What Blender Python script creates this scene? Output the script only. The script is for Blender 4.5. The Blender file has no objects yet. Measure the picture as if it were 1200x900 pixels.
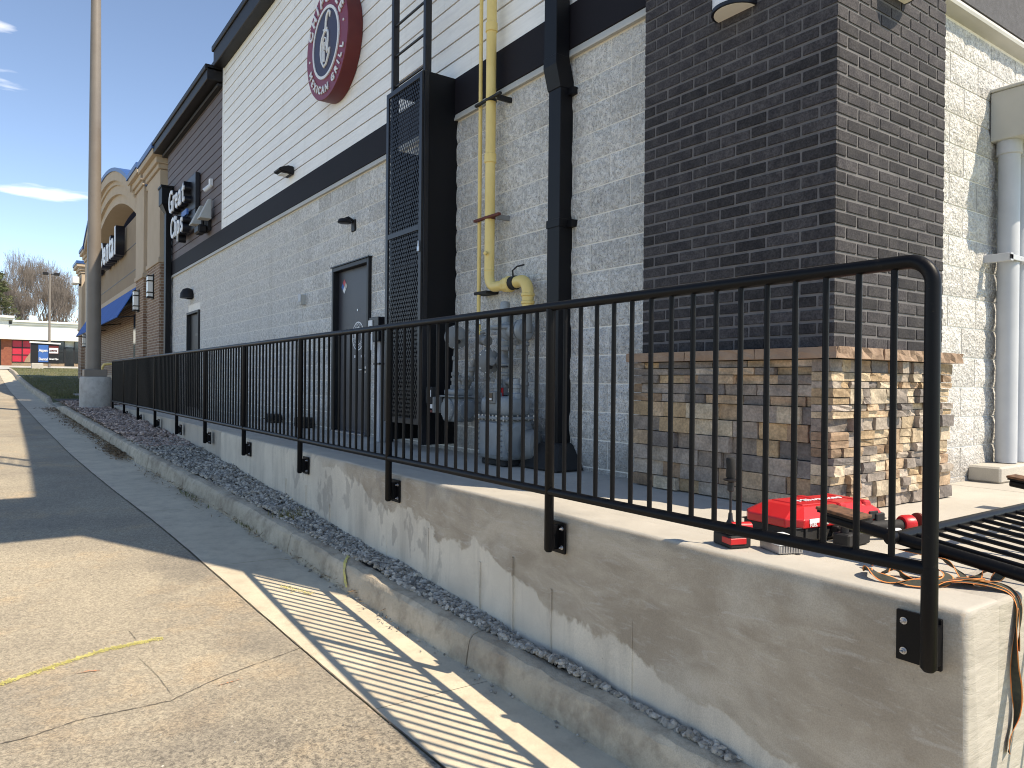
import bpy, bmesh, math, random
from mathutils import Vector, Matrix
from math import sin, cos, pi, radians, atan2, sqrt
random.seed(7)
sc = bpy.context.scene
col = sc.collection
# ---------------------------------------------------------------- camera
cam = bpy.data.cameras.new('camera'); camo = bpy.data.objects.new('camera', cam); col.objects.link(camo)
cam.sensor_width = 36; cam.sensor_fit = 'HORIZONTAL'; cam.lens = 36*860/1200
cam.clip_start = 0.05; cam.clip_end = 3000
EYE = 0.64; TH = radians(35.26); PT = radians(-0.2); RL = radians(0.55)
Fw = Vector((sin(TH)*cos(PT), cos(TH)*cos(PT), sin(PT)))
R0 = Vector((cos(TH), -sin(TH), 0)); U0 = R0.cross(Fw)
Rt = R0*cos(RL)+U0*sin(RL); Up = -R0*sin(RL)+U0*cos(RL)
camo.matrix_world = Matrix(((Rt.x, Up.x, -Fw.x, 0), (Rt.y, Up.y, -Fw.y, 0), (Rt.z, Up.z, -Fw.z, EYE), (0, 0, 0, 1)))
sc.camera = camo
# ---------------------------------------------------------------- daylight
SA, SB = 0.40, 0.70                      # metres west / north that light travels per metre of drop
sun = bpy.data.lights.new('sun', 'SUN'); sun.energy = 3.2; sun.angle = radians(0.5); sun.color = (1, .965, .915)
suno = bpy.data.objects.new('sun', sun); col.objects.link(suno); suno.location = (20, -30, 50)
suno.rotation_euler = Vector((-SA, SB, -1)).to_track_quat('-Z', 'Y').to_euler()
world = bpy.data.worlds.new('World'); sc.world = world; world.use_nodes = True
wn = world.node_tree.nodes; wl = world.node_tree.links
sky = wn.new('ShaderNodeTexSky'); sky.sky_type = 'NISHITA'; sky.sun_disc = False
sky.sun_elevation = math.atan(1/sqrt(SA*SA+SB*SB)); sky.sun_rotation = atan2(SA, -SB)
sky.air_density = 0.62; sky.dust_density = 0.0; sky.ozone_density = 3.2
bg = wn['Background']; bg.inputs[1].default_value = 0.15
# thin wisps of cloud low in the sky
tc = wn.new('ShaderNodeTexCoord'); mp = wn.new('ShaderNodeMapping'); mp.inputs['Scale'].default_value = (1.1, 1.1, 7.5)
mp.inputs['Location'].default_value = (0.37, 0.2, 0.55)
wl.new(tc.outputs['Generated'], mp.inputs[0])
cn = wn.new('ShaderNodeTexNoise'); cn.inputs['Scale'].default_value = 9; cn.inputs['Detail'].default_value = 7
wl.new(mp.outputs[0], cn.inputs['Vector'])
cr = wn.new('ShaderNodeValToRGB'); cr.color_ramp.elements[0].position = .40; cr.color_ramp.elements[1].position = 1.0; cr.color_ramp.elements[1].color = (.62, .62, .62, 1)
wm = None                                # three small wisps, each an elongated patch of sky
def wnode(op, a, b):
    t = wn.new('ShaderNodeMath'); t.operation = op
    for i, v in enumerate((a, b)):
        if isinstance(v, (int, float)): t.inputs[i].default_value = v
        else: wl.new(v, t.inputs[i])
    return t.outputs[0]
for (az, el, w_, h_, k_) in ((3.3, 11.9, 4.2, .95, 1.0), (-.8, 18.2, 3.4, 1.3, 1), (-.4, 21.3, 2., .5, .8), (48, 30, 9, 2, 1), (-60, 25, 14, 3, 1)):
    d0 = Vector((sin(radians(az))*cos(radians(el)), cos(radians(az))*cos(radians(el)), sin(radians(el))))
    sb = wn.new('ShaderNodeVectorMath'); sb.operation = 'SUBTRACT'; wl.new(tc.outputs['Generated'], sb.inputs[0]); sb.inputs[1].default_value = d0
    mm = wn.new('ShaderNodeVectorMath'); mm.operation = 'MULTIPLY'; wl.new(sb.outputs[0], mm.inputs[0]); a_, b_ = radians(w_), radians(h_); mm.inputs[1].default_value = (1/a_, 1/a_, 1/b_)
    ln = wn.new('ShaderNodeVectorMath'); ln.operation = 'LENGTH'; wl.new(mm.outputs[0], ln.inputs[0])
    o_ = wnode('MULTIPLY', wnode('MAXIMUM', wnode('SUBTRACT', 1.0, ln.outputs['Value']), 0.0), k_)
    wm = o_ if wm is None else wnode('MAXIMUM', wm, o_)
wl.new(wnode('MULTIPLY', wnode('POWER', wm, .55), wnode('POWER', wnode('MULTIPLY', cn.outputs[0], 1.75), 2.2)), cr.inputs[0])
mxw = wn.new('ShaderNodeMixRGB'); mxw.inputs[2].default_value = (7.0, 7.4, 8.0, 1)
wl.new(cr.outputs[0], mxw.inputs[0]); wl.new(sky.outputs[0], mxw.inputs[1]); wl.new(mxw.outputs[0], bg.inputs[0])
sc.view_settings.view_transform = 'Standard'; sc.view_settings.look = 'None'
sc.view_settings.exposure = 0.98; sc.view_settings.use_white_balance = True; sc.view_settings.white_balance_temperature = 8000; sc.view_settings.gamma = 1
sc.render.engine = 'CYCLES'; sc.cycles.use_denoising = True; sc.cycles.max_bounces = 6
sc.cycles.sample_clamp_indirect = 4; sc.cycles.filter_width = 1.05

# ---------------------------------------------------------------- materials
def newmat(name):
    m = bpy.data.materials.new(name); m.use_nodes = True
    return m, m.node_tree.nodes, m.node_tree.links, m.node_tree.nodes['Principled BSDF']
def c4(c): return (c[0], c[1], c[2], 1)
class N:
    """small node builder; everything in world metres"""
    def __init__(s, nodes, links):
        s.n = nodes; s.l = links
        g = nodes.new('ShaderNodeNewGeometry'); s.geo = g; s.pos = g.outputs['Position']
    def map(s, scale=(1, 1, 1), loc=(0, 0, 0), rot=(0, 0, 0), src=None):
        m = s.n.new('ShaderNodeMapping'); m.inputs['Scale'].default_value = scale
        m.inputs['Location'].default_value = loc; m.inputs['Rotation'].default_value = rot
        s.l.new(src or s.pos, m.inputs[0]); return m.outputs[0]
    def noise(s, scale, detail=5, rough=.55, vec=None, dist=0):
        t = s.n.new('ShaderNodeTexNoise'); t.inputs['Scale'].default_value = scale; t.inputs['Detail'].default_value = detail
        t.inputs['Roughness'].default_value = rough; t.inputs['Distortion'].default_value = dist
        s.l.new(vec or s.pos, t.inputs['Vector']); return t.outputs['Fac']
    def voro(s, scale, feat='F1', out='Distance', vec=None, rnd=1):
        t = s.n.new('ShaderNodeTexVoronoi'); t.inputs['Scale'].default_value = scale; t.feature = feat
        t.inputs['Randomness'].default_value = rnd
        s.l.new(vec or s.pos, t.inputs['Vector']); return t.outputs[out]
    def ramp(s, src, a, b, lo=0., hi=1.):
        t = s.n.new('ShaderNodeMapRange'); t.inputs[1].default_value = a; t.inputs[2].default_value = b
        t.inputs[3].default_value = lo; t.inputs[4].default_value = hi
        s.l.new(src, t.inputs[0]); return t.outputs[0]
    def math(s, op, a, b=None):
        t = s.n.new('ShaderNodeMath'); t.operation = op
        for i, v in enumerate((a, b)):
            if v is None: continue
            if isinstance(v, (int, float)): t.inputs[i].default_value = v
            else: s.l.new(v, t.inputs[i])
        return t.outputs[0]
    def mix(s, f, a, b, mode='MIX'):
        t = s.n.new('ShaderNodeMixRGB'); t.blend_type = mode
        for i, v in enumerate((f, a, b)):
            if isinstance(v, (int, float)): t.inputs[i].default_value = v
            elif isinstance(v, tuple): t.inputs[i].default_value = c4(v)
            else: s.l.new(v, t.inputs[i])
        return t.outputs[0]
    def bump(s, h, strength, dist, normal=None):
        t = s.n.new('ShaderNodeBump'); t.inputs['Strength'].default_value = strength; t.inputs['Distance'].default_value = dist
        s.l.new(h, t.inputs['Height'])
        if normal: s.l.new(normal, t.inputs['Normal'])
        return t.outputs[0]
    def sep(s):
        t = s.n.new('ShaderNodeSeparateXYZ'); s.l.new(s.pos, t.inputs[0]); return t.outputs
def mat(name, a, b=None, scale=6, rough=.7, bump=0, bscale=60, metal=0, rnd=0, island=0, spec=.5, fine=0, coat=0):
    m, n, l, p = newmat(name); k = N(n, l); b = b or tuple(x*.8 for x in a)
    c = k.mix(k.ramp(k.noise(scale, 6), .35, .65), a, b)
    if fine: c = k.mix(fine, c, k.mix(k.ramp(k.noise(bscale*1.3, 3), .4, .6), (.35, .35, .35), (1.5, 1.5, 1.5)), 'MULTIPLY')
    if rnd or island:
        if rnd:
            oi = n.new('ShaderNodeObjectInfo'); r = oi.outputs['Random']; amt = rnd
        else: r = k.geo.outputs['Random Per Island']; amt = island
        v = k.ramp(r, 0, 1, 1-amt, 1+amt)
        hs = n.new('ShaderNodeHueSaturation'); l.new(v, hs.inputs['Value']); l.new(c, hs.inputs['Color']); c = hs.outputs[0]
    l.new(c, p.inputs['Base Color']); p.inputs['Roughness'].default_value = rough; p.inputs['Metallic'].default_value = metal
    p.inputs['Specular IOR Level'].default_value = spec
    if coat: p.inputs['Coat Weight'].default_value = coat
    if bump: l.new(k.bump(k.noise(bscale, 4, .65), .6, bump), p.inputs['Normal'])
    return m
def emat(name, c, e):
    m, n, l, p = newmat(name); p.inputs['Base Color'].default_value = c4(c)
    p.inputs['Emission Color'].default_value = c4(c); p.inputs['Emission Strength'].default_value = e; return m

def m_cmu(name, light, dark):
    m, n, l, p = newmat(name); k = N(n, l)
    big = k.noise(3.2, 4); fine = k.noise(85, 5, .7); v = k.voro(55); chip = k.noise(28, 6, .75)
    c = k.mix(k.ramp(chip, .40, .58), dark, light)
    c = k.mix(k.ramp(fine, .36, .47, .85, 0), c, tuple(x*.38 for x in dark))
    c = k.mix(k.ramp(big, .4, .7, 0, .3), c, tuple(x*.75 for x in light)); x, y, z = k.sep()
    st = k.noise(2.6, 5, .6, vec=k.map(scale=(1, 1, .15))); c = k.mix(k.ramp(st, .52, .75, 0, .35), c, (.50, .48, .44))
    sp = k.math('ADD', z, k.math('MULTIPLY', k.noise(5, 5), -.7)); c = k.mix(k.ramp(sp, -.28, .05, .5, 0), c, (.36, .32, .27))
    oi = n.new('ShaderNodeObjectInfo'); hs = n.new('ShaderNodeHueSaturation'); l.new(k.ramp(oi.outputs['Random'], 0, 1, .88, 1.1), hs.inputs['Value']); l.new(c, hs.inputs['Color']); c = hs.outputs[0]
    l.new(c, p.inputs['Base Color']); p.inputs['Roughness'].default_value = .9
    h = k.math('ADD', k.math('MULTIPLY', chip, 1.2), k.math('MULTIPLY', fine, .35)); h = k.math('ADD', h, k.math('MULTIPLY', v, .5))
    l.new(k.bump(h, 1., .022), p.inputs['Normal']); return m
def m_road():
    m, n, l, p = newmat('worn asphalt'); k = N(n, l); x, y, z = k.sep()
    sp = k.voro(170, out='Color'); s = n.new('ShaderNodeSeparateColor'); l.new(sp, s.inputs[0])
    sp2 = k.voro(75, out='Color'); s2 = n.new('ShaderNodeSeparateColor'); l.new(sp2, s2.inputs[0])
    agg = k.math('ADD', k.math('MULTIPLY', s.outputs[0], .6), k.math('MULTIPLY', s2.outputs[1], .4))
    base = k.mix(k.ramp(k.noise(.9, 6), .35, .65), (.42, .365, .275), (.31, .27, .21))
    base = k.mix(k.ramp(k.noise(1.7, 7, .7), .52, .68, 0, .6), base, (.50, .37, .23))
    base = k.mix(k.ramp(k.noise(.7, 5, .6, vec=k.map(loc=(7, 3, 0))), .56, .66, 0, .45), base, (.17, .155, .135))
    c = k.mix(.62, base, k.mix(k.ramp(agg, .15, .85), (.45, .45, .45), (1.45, 1.43, 1.38)), 'MULTIPLY')
    # coarser, darker old patch at the near end beyond the cracked joint
    pn = k.math('ADD', y, k.math('MULTIPLY', k.noise(2.2, 5), .9)); 
    near = k.ramp(pn, 3.3, 4.3, 1, 0)
    pit = k.ramp(k.voro(60, out='Distance'), .2, .5, 0, 1); pitn = k.ramp(k.noise(45, 5, .8), .5, .6)
    c = k.mix(k.math('MULTIPLY', k.math('MULTIPLY', near, pitn), .75), c, (.07, .062, .055))
    # fine crazing
    e = k.voro(1.5, 'DISTANCE_TO_EDGE', 'Distance', vec=k.map(scale=(1, 1, 0)))
    l.new(c, p.inputs['Base Color']); p.inputs['Roughness'].default_value = .93
    h = k.math('ADD', k.math('MULTIPLY', agg, .7), k.math('MULTIPLY', k.noise(35, 5, .7), .8))
    l.new(k.bump(h, .7, .006), p.inputs['Normal']); return m
def m_conc(name, a, b, stain=None, bump=.003, st=.5, bs=26):
    m, n, l, p = newmat(name); k = N(n, l)
    c = k.mix(k.ramp(k.noise(1.6, 8, .65), .35, .68), a, b)
    c = k.mix(k.ramp(k.noise(7, 7, .7), .45, .75, 0, st), c, stain or tuple(x*.6 for x in b))
    c = k.mix(.35, c, k.mix(k.ramp(k.noise(260, 3), .35, .65), (.6, .6, .6), (1.35, 1.35, 1.35)), 'MULTIPLY')
    l.new(c, p.inputs['Base Color']); p.inputs['Roughness'].default_value = .88
    h = k.math('ADD', k.noise(bs, 6, .6), k.math('MULTIPLY', k.noise(220, 3), .3)); l.new(k.bump(h, .55, bump), p.inputs['Normal']); return m
def m_wall():
    m, n, l, p = newmat('cast and patched concrete'); k = N(n, l); x, y, z = k.sep()
    big = k.noise(.95, 6, .55, dist=.4); med = k.noise(5, 7, .62, vec=k.map(scale=(1, .8, .8)))
    # troweled skim coat: ragged lower edge that falls towards the near end
    lim = k.math('SUBTRACT', k.math('MULTIPLY', y, .155), .93)
    d = k.math('SUBTRACT', z, lim)
    d = k.math('ADD', d, k.math('MULTIPLY', k.math('SUBTRACT', big, .5), .85))
    d = k.math('ADD', d, k.math('MULTIPLY', k.math('SUBTRACT', med, .5), .17))
    d = k.math('ADD', d, k.math('MULTIPLY', k.math('SUBTRACT', k.noise(22, 4), .5), .045))
    coat = k.ramp(d, -.008, .012); coat = k.math('MULTIPLY', coat, k.ramp(y, 5.2, 6.4, 1, .12))
    old = k.mix(k.ramp(k.noise(2.4, 7), .35, .7), (.66, .60, .50), (.51, .46, .385))
    streak = k.noise(9, 6, .6, vec=k.map(scale=(1, 1, .12))); old = k.mix(k.ramp(streak, .5, .72, 0, .5), old, (.33, .30, .255))
    pits = k.ramp(k.voro(21), .03, .075, 1, 0); pn = k.ramp(k.noise(4), .48, .58); pits = k.math('MULTIPLY', pits, pn)
    old = k.mix(k.math('MULTIPLY', pits, .75), old, (.15, .14, .12))
    tw = k.noise(3.0, 7, .6, vec=k.map(scale=(1, .8, 1.9), rot=(.5, 0, 0)), dist=.8)
    new = k.mix(k.ramp(tw, .36, .62), (.33, .275, .21), (.47, .405, .32))
    new = k.mix(k.ramp(k.noise(1.1, 6), .46, .62, 0, .65), new, (.28, .232, .178))
    new = k.mix(k.ramp(k.noise(1.9, 6, .6, vec=k.map(loc=(3, 1, 2))), .52, .66, 0, .55), new, (.55, .505, .43))
    sm = k.noise(13, 6, .7, vec=k.map(scale=(1, .35, 1.5), rot=(.75, 0, 0)), dist=1.2)
    new = k.mix(k.ramp(sm, .55, .68, 0, .45), new, (.53, .49, .44))
    ph = k.math('MULTIPLY', k.ramp(k.voro(38), .04, .09, 1, 0), k.ramp(k.noise(3.1), .52, .60)); new = k.mix(k.math('MULTIPLY', ph, .7), new, (.14, .12, .10))
    scr = k.noise(40, 5, .7, vec=k.map(scale=(1, .12, 1), rot=(.35, 0, 0))); new = k.mix(k.ramp(scr, .60, .70, 0, .35), new, (.56, .52, .46))
    c = k.mix(coat, old, new)
    drip = k.math('MULTIPLY', k.ramp(k.noise(5.5, 4, .5, vec=k.map(scale=(1, 1.4, .8))), .59, .63), k.ramp(y, 3.2, 4.2, 0, 1))
    drip = k.math('MULTIPLY', drip, k.ramp(y, 6.5, 7.5, 1, 0)); c = k.mix(k.math('MULTIPLY', drip, .5), c, (.27, .24, .21))
    far = k.ramp(y, 9.25, 9.35); c = k.mix(k.math('MULTIPLY', far, .45), c, (.30, .275, .245))
    c = k.mix(.25, c, k.mix(k.ramp(k.noise(200, 3), .35, .65), (.6, .6, .6), (1.35, 1.35, 1.35)), 'MULTIPLY')
    c = k.mix(k.ramp(z, -.012, -.004), c, k.mix(k.ramp(k.noise(4, 7), .35, .7), (.52, .485, .42), (.44, .41, .355)))
    l.new(c, p.inputs['Base Color']); p.inputs['Roughness'].default_value = .86
    h = k.math('ADD', k.math('MULTIPLY', coat, .35), k.math('MULTIPLY', sm, .4)); h = k.math('ADD', h, k.math('MULTIPLY', k.noise(45, 6), .35))
    h = k.math('SUBTRACT', h, k.math('MULTIPLY', pits, .4)); l.new(k.bump(h, .8, .005), p.inputs['Normal']); return m
def m_end():
    m, n, l, p = newmat('broomed end of concrete'); k = N(n, l)
    br = k.noise(26, 5, .6, vec=k.map(scale=(.35, 1, 1.6), rot=(0, .45, 0)), dist=.4)
    c = k.mix(k.ramp(br, .3, .7), (.46, .43, .375), (.35, .325, .28))
    c = k.mix(k.ramp(k.noise(3, 6), .5, .7, 0, .4), c, (.32, .29, .25))
    l.new(c, p.inputs['Base Color']); p.inputs['Roughness'].default_value = .9
    l.new(k.bump(br, .9, .006), p.inputs['Normal']); return m
def m_brick_far(name):
    m, n, l, p = newmat(name); k = N(n, l)
    t = n.new('ShaderNodeTexBrick'); t.inputs['Scale'].default_value = 1
    sx = n.new('ShaderNodeSeparateXYZ'); l.new(k.pos, sx.inputs[0]); cb = n.new('ShaderNodeCombineXYZ')
    l.new(k.math('ADD', sx.outputs[1], sx.outputs[0]), cb.inputs[0]); l.new(sx.outputs[2], cb.inputs[1]); l.new(cb.outputs[0], t.inputs['Vector'])
    t.inputs['Color1'].default_value = (.30, .185, .115, 1); t.inputs['Color2'].default_value = (.19, .10, .062, 1)
    t.inputs['Mortar'].default_value = (.42, .37, .30, 1); t.inputs['Mortar Size'].default_value = .009
    t.inputs['Brick Width'].default_value = .21; t.inputs['Row Height'].default_value = .072
    l.new(t.outputs['Color'], p.inputs['Base Color']); p.inputs['Roughness'].default_value = .9
    l.new(k.bump(t.outputs['Fac'], -.5, .006), p.inputs['Normal']); return m
def m_worn_paint(name, paint, under, amt=.5):
    m, n, l, p = newmat(name); k = N(n, l)
    f = k.ramp(k.noise(90, 5, .7), amt-.08, amt+.08); p.inputs['Roughness'].default_value = .9
    l.new(k.mix(f, under, paint), p.inputs['Base Color']); return m
MT = {}
MT['cmu'] = m_cmu('split face block', (.92, .905, .865), (.56, .55, .525))
MT['cmu_s'] = MT['cmu']
MT['mortar'] = mat('painted mortar', (.90, .875, .82), (.82, .80, .75), 9, .9, .003, 90)
MT['brick'] = mat('charcoal painted brick', (.056, .051, .052), (.032, .029, .032), 14, .75, .0035, 75, rnd=.38, fine=.5, spec=.25)
MT['brickm'] = mat('charcoal painted mortar', (.145, .138, .140), (.105, .10, .103), 12, .85, .002, 120)
stc = [(.47, .335, .20), (.54, .42, .28), (.38, .26, .17), (.30, .25, .21), (.58, .48, .35), (.20, .175, .16), (.46, .385, .31), (.38, .32, .27), (.50, .36, .235)]
MT['stones'] = [mat('stacked stone %s' % w_, c, tuple(x*.62 for x in c), 11, .88, .006, 55, rnd=.18, fine=.25) for w_, c in zip(('ochre', 'sand', 'umber', 'brown', 'buff', 'slate', 'taupe', 'dun', 'amber'), stc)]
MT['cap'] = mat('rock face sill stone', (.36, .25, .175), (.27, .18, .125), 9, .9, .009, 60)
MT['black'] = mat('black powder coat', (.006, .006, .0075), (.0045, .0045, .0055), 30, .34, .0006, 240, spec=.22)
def m_black():
    m, n, l, p = newmat('black powder coat, dusty'); k = N(n, l)
    d = k.ramp(k.noise(34, 6, .75), .58, .72, 0, .55); big = k.ramp(k.noise(5, 4), .45, .65); d = k.math('MULTIPLY', d, big)
    c = k.mix(d, (.0045, .0045, .0055), (.060, .050, .038)); ch = k.ramp(k.voro(60), .035, .05, 1, 0); ch = k.math('MULTIPLY', ch, k.ramp(k.noise(9), .60, .66)); c = k.mix(ch, c, (.22, .17, .12))
    l.new(c, p.inputs['Base Color']); l.new(k.ramp(d, 0, .5, .42, .8), p.inputs['Roughness']); p.inputs['Specular IOR Level'].default_value = .16
    l.new(k.bump(k.noise(240, 4), .5, .0006), p.inputs['Normal']); return m
MT['black'] = m_black()
MT['blackm'] = mat('black satin metal', (.010, .010, .014), (.008, .008, .011), 4, .42, .0004, 60)
MT['cagem'] = mat('black steel sheet', (.005, .005, .007), (.004, .004, .005), 4, .5, spec=.25)
MT['band'] = mat('dark band cladding', (.012, .010, .014), (.010, .009, .012), 2.5, .7, .001, 90, spec=.2)
MT['band_sunlit'] = mat('sunlit dark band stucco', (.10, .10, .11), (.075, .075, .083), 30, .9, .006, 120)  # dark band colour made lighter: sunlight on the south face painted in
MT['flash'] = mat('pale sill flashing', (.50, .49, .45), (.45, .44, .40), 3, .6)
def m_siding():
    m, n, l, p = newmat('white lap siding'); k = N(n, l)
    c = k.mix(k.ramp(k.noise(1.2, 6), .35, .7), (.89, .885, .86), (.84, .835, .81))
    st = k.noise(5, 6, .6, vec=k.map(scale=(1, 1.2, .10))); c = k.mix(k.ramp(st, .55, .78, 0, .3), c, (.60, .58, .53))
    g = k.noise(30, 4, .6, vec=k.map(scale=(1, .08, 1))); c = k.mix(.10, c, k.mix(k.ramp(g, .35, .65), (.5, .5, .5), (1.4, 1.4, 1.4)), 'MULTIPLY')
    l.new(c, p.inputs['Base Color']); p.inputs['Roughness'].default_value = .6; l.new(k.bump(g, .5, .001), p.inputs['Normal']); return m
MT['sidew'] = m_siding(); MT['sidew_plain'] = mat('plain white trim', (.88, .87, .83), (.84, .83, .79), 3, .6, .0008, 50, rnd=.02)
MT['sideb'] = mat('brown lap siding', (.135, .108, .108), (.118, .095, .096), 3, .65, .0008, 50, rnd=.04)
MT['eave'] = mat('dark bronze eave metal', (.012, .011, .012), (.010, .009, .010), 3, .5, spec=.3)
MT['yellow'] = mat('yellow gas pipe paint', (.84, .64, .24), (.78, .58, .20), 5, .45, .0008, 60)
MT['grey'] = mat('grey gas pipe paint', (.23, .235, .23), (.19, .195, .19), 4, .55, .001, 70)
MT['meter'] = mat('blue grey meter casing', (.30, .33, .345), (.20, .22, .23), 3, .42, .0008, 45)
MT['dark'] = mat('dark rubber', (.018, .017, .017), (.012, .012, .012), 12, .75, .002, 60)
MT['rust'] = mat('rusted steel', (.19, .09, .045), (.07, .035, .02), 40, .9, .003, 160)
MT['redbr'] = mat('oxide red clamp', (.16, .035, .02), (.10, .022, .014), 20, .7)
MT['zinc'] = mat('zinc bolt', (.60, .60, .61), (.45, .45, .47), 30, .35, metal=.9)
MT['white'] = mat('white enamel', (.78, .79, .80), (.73, .74, .75), 5, .45)
MT['pvc'] = mat('grey painted pipe', (.50, .52, .55), (.44, .46, .49), 3, .5, .0006, 30)
MT['scup'] = mat('putty painted box', (.47, .47, .44), (.43, .43, .40), 3, .55)
MT['slab'] = m_conc('fresh concrete slab', (.52, .485, .42), (.44, .41, .355), (.36, .335, .29), .003, .3)
MT['kerb'] = m_conc('weathered kerb concrete', (.60, .515, .39), (.38, .32, .24), (.20, .155, .11), .018, .9, 40)
MT['pan'] = m_conc('gutter concrete', (.66, .575, .43), (.53, .46, .345), (.34, .29, .22), .004, .6)
MT['wall'] = m_wall(); MT['end'] = m_end(); MT['road'] = m_road()
MT['crack'] = mat('dirt in crack', (.10, .085, .065), (.20, .17, .13), 40, .95)
MT['spray'] = m_worn_paint('yellow survey paint', (.66, .58, .14), (.34, .30, .22), .47)
MT['sprayp'] = mat('yellow aerosol paint', (.70, .63, .22), (.60, .54, .20), 40, .85)
MT['orange'] = m_worn_paint('orange survey paint', (.75, .25, .09), (.33, .29, .22), .55)
MT['gravel'] = mat('crushed grey stone', (.42, .385, .33), (.26, .24, .21), 25, .9, .002, 90, island=.55)
MT['pebble'] = mat('river pebbles', (.42, .33, .28), (.30, .21, .17), 22, .85, .002, 90, island=.6)
MT['earth'] = mat('gravel fines', (.12, .11, .10), (.08, .07, .06), 8, .95, .01, 50)
MT['leaf'] = mat('dry leaves', (.28, .19, .10), (.15, .09, .045), 15, .9, island=.5)
MT['grass'] = mat('winter grass', (.085, .105, .038), (.17, .15, .07), 1.3, .9, .01, 30, fine=.5)
MT['blade'] = mat('grass blades', (.085, .115, .036), (.21, .18, .085), 2.5, .8, island=.4)
MT['drygrass'] = mat('dry grass verge', (.36, .34, .16), (.25, .27, .10), .8, .9, .01, 20, fine=.4)
MT['pole'] = mat('bronze painted pole', (.205, .175, .145), (.18, .15, .122), 2, .45)
MT['polebase'] = m_conc('pole footing concrete', (.50, .48, .44), (.38, .36, .33), (.17, .155, .14), .006, .5, 18)
MT['bark'] = mat('grey bark', (.18, .155, .135), (.12, .10, .085), 4, .9)
MT['needle'] = mat('pine needles', (.060, .085, .030), (.10, .095, .04), .6, .8, island=.4)
MT['stucco'] = mat('tan stucco', (.50, .405, .305), (.46, .37, .275), 1.5, .9, .003, 60)
MT['stucco2'] = mat('dark tan stucco', (.30, .225, .15), (.27, .20, .135), 1.5, .9, .003, 60)
MT['bluecap'] = mat('blue metal coping', (.025, .09, .27), (.02, .075, .23), 3, .4)
MT['awning'] = mat('blue awning canvas', (.014, .115, .42), (.012, .10, .36), 2, .8, .002, 30)
MT['brickfar'] = m_brick_far('brown brickwork')
MT['maroon'] = mat('maroon sign face', (.225, .022, .050), (.21, .02, .045), 4, .45)
MT['maroon_s'] = mat('red sign side', (.13, .012, .010), (.11, .01, .009), 4, .5)
MT['navy'] = mat('navy sign centre', (.030, .024, .060), (.027, .022, .055), 4, .5)
MT['red'] = mat('red tool plastic', (.56, .018, .022), (.50, .015, .018), 5, .36, .0004, 120)
MT['glass'] = mat('dark window glass', (.03, .035, .04), (.02, .024, .028), 1, .08, spec=.8)
MT['door'] = mat('charcoal door paint', (.040, .040, .050), (.035, .035, .044), 3, .45, .0004, 40)
MT['doorf'] = mat('black door frame', (.010, .010, .012), (.008, .008, .01), 3, .5)
MT['facadew'] = mat('white cornice paint', (.72, .72, .70), (.68, .68, .66), 1, .7)
MT['shopred'] = mat('red window film', (.55, .02, .05), (.48, .02, .045), 1, .4)
MT['orangew'] = mat('orange strap edge', (.80, .22, .06), (.70, .30, .08), 30, .7)
MT['webbing'] = mat('black strap webbing', (.035, .038, .032), (.06, .06, .04), 60, .85, .001, 200)
MT['blue'] = mat('blue print', (.04, .14, .42), (.035, .13, .40), 2, .5)
MT['street'] = m_conc('pale street surface', (.50, .48, .44), (.44, .42, .38), None, .002, .2)
MT['hi'] = mat('fluorescent green plastic', (.55, .75, .08), (.5, .7, .06), 5, .5)
MT['lampglass'] = mat('frosted lantern glass', (.90, .89, .84), (.88, .87, .82), 2, .3)

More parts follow.
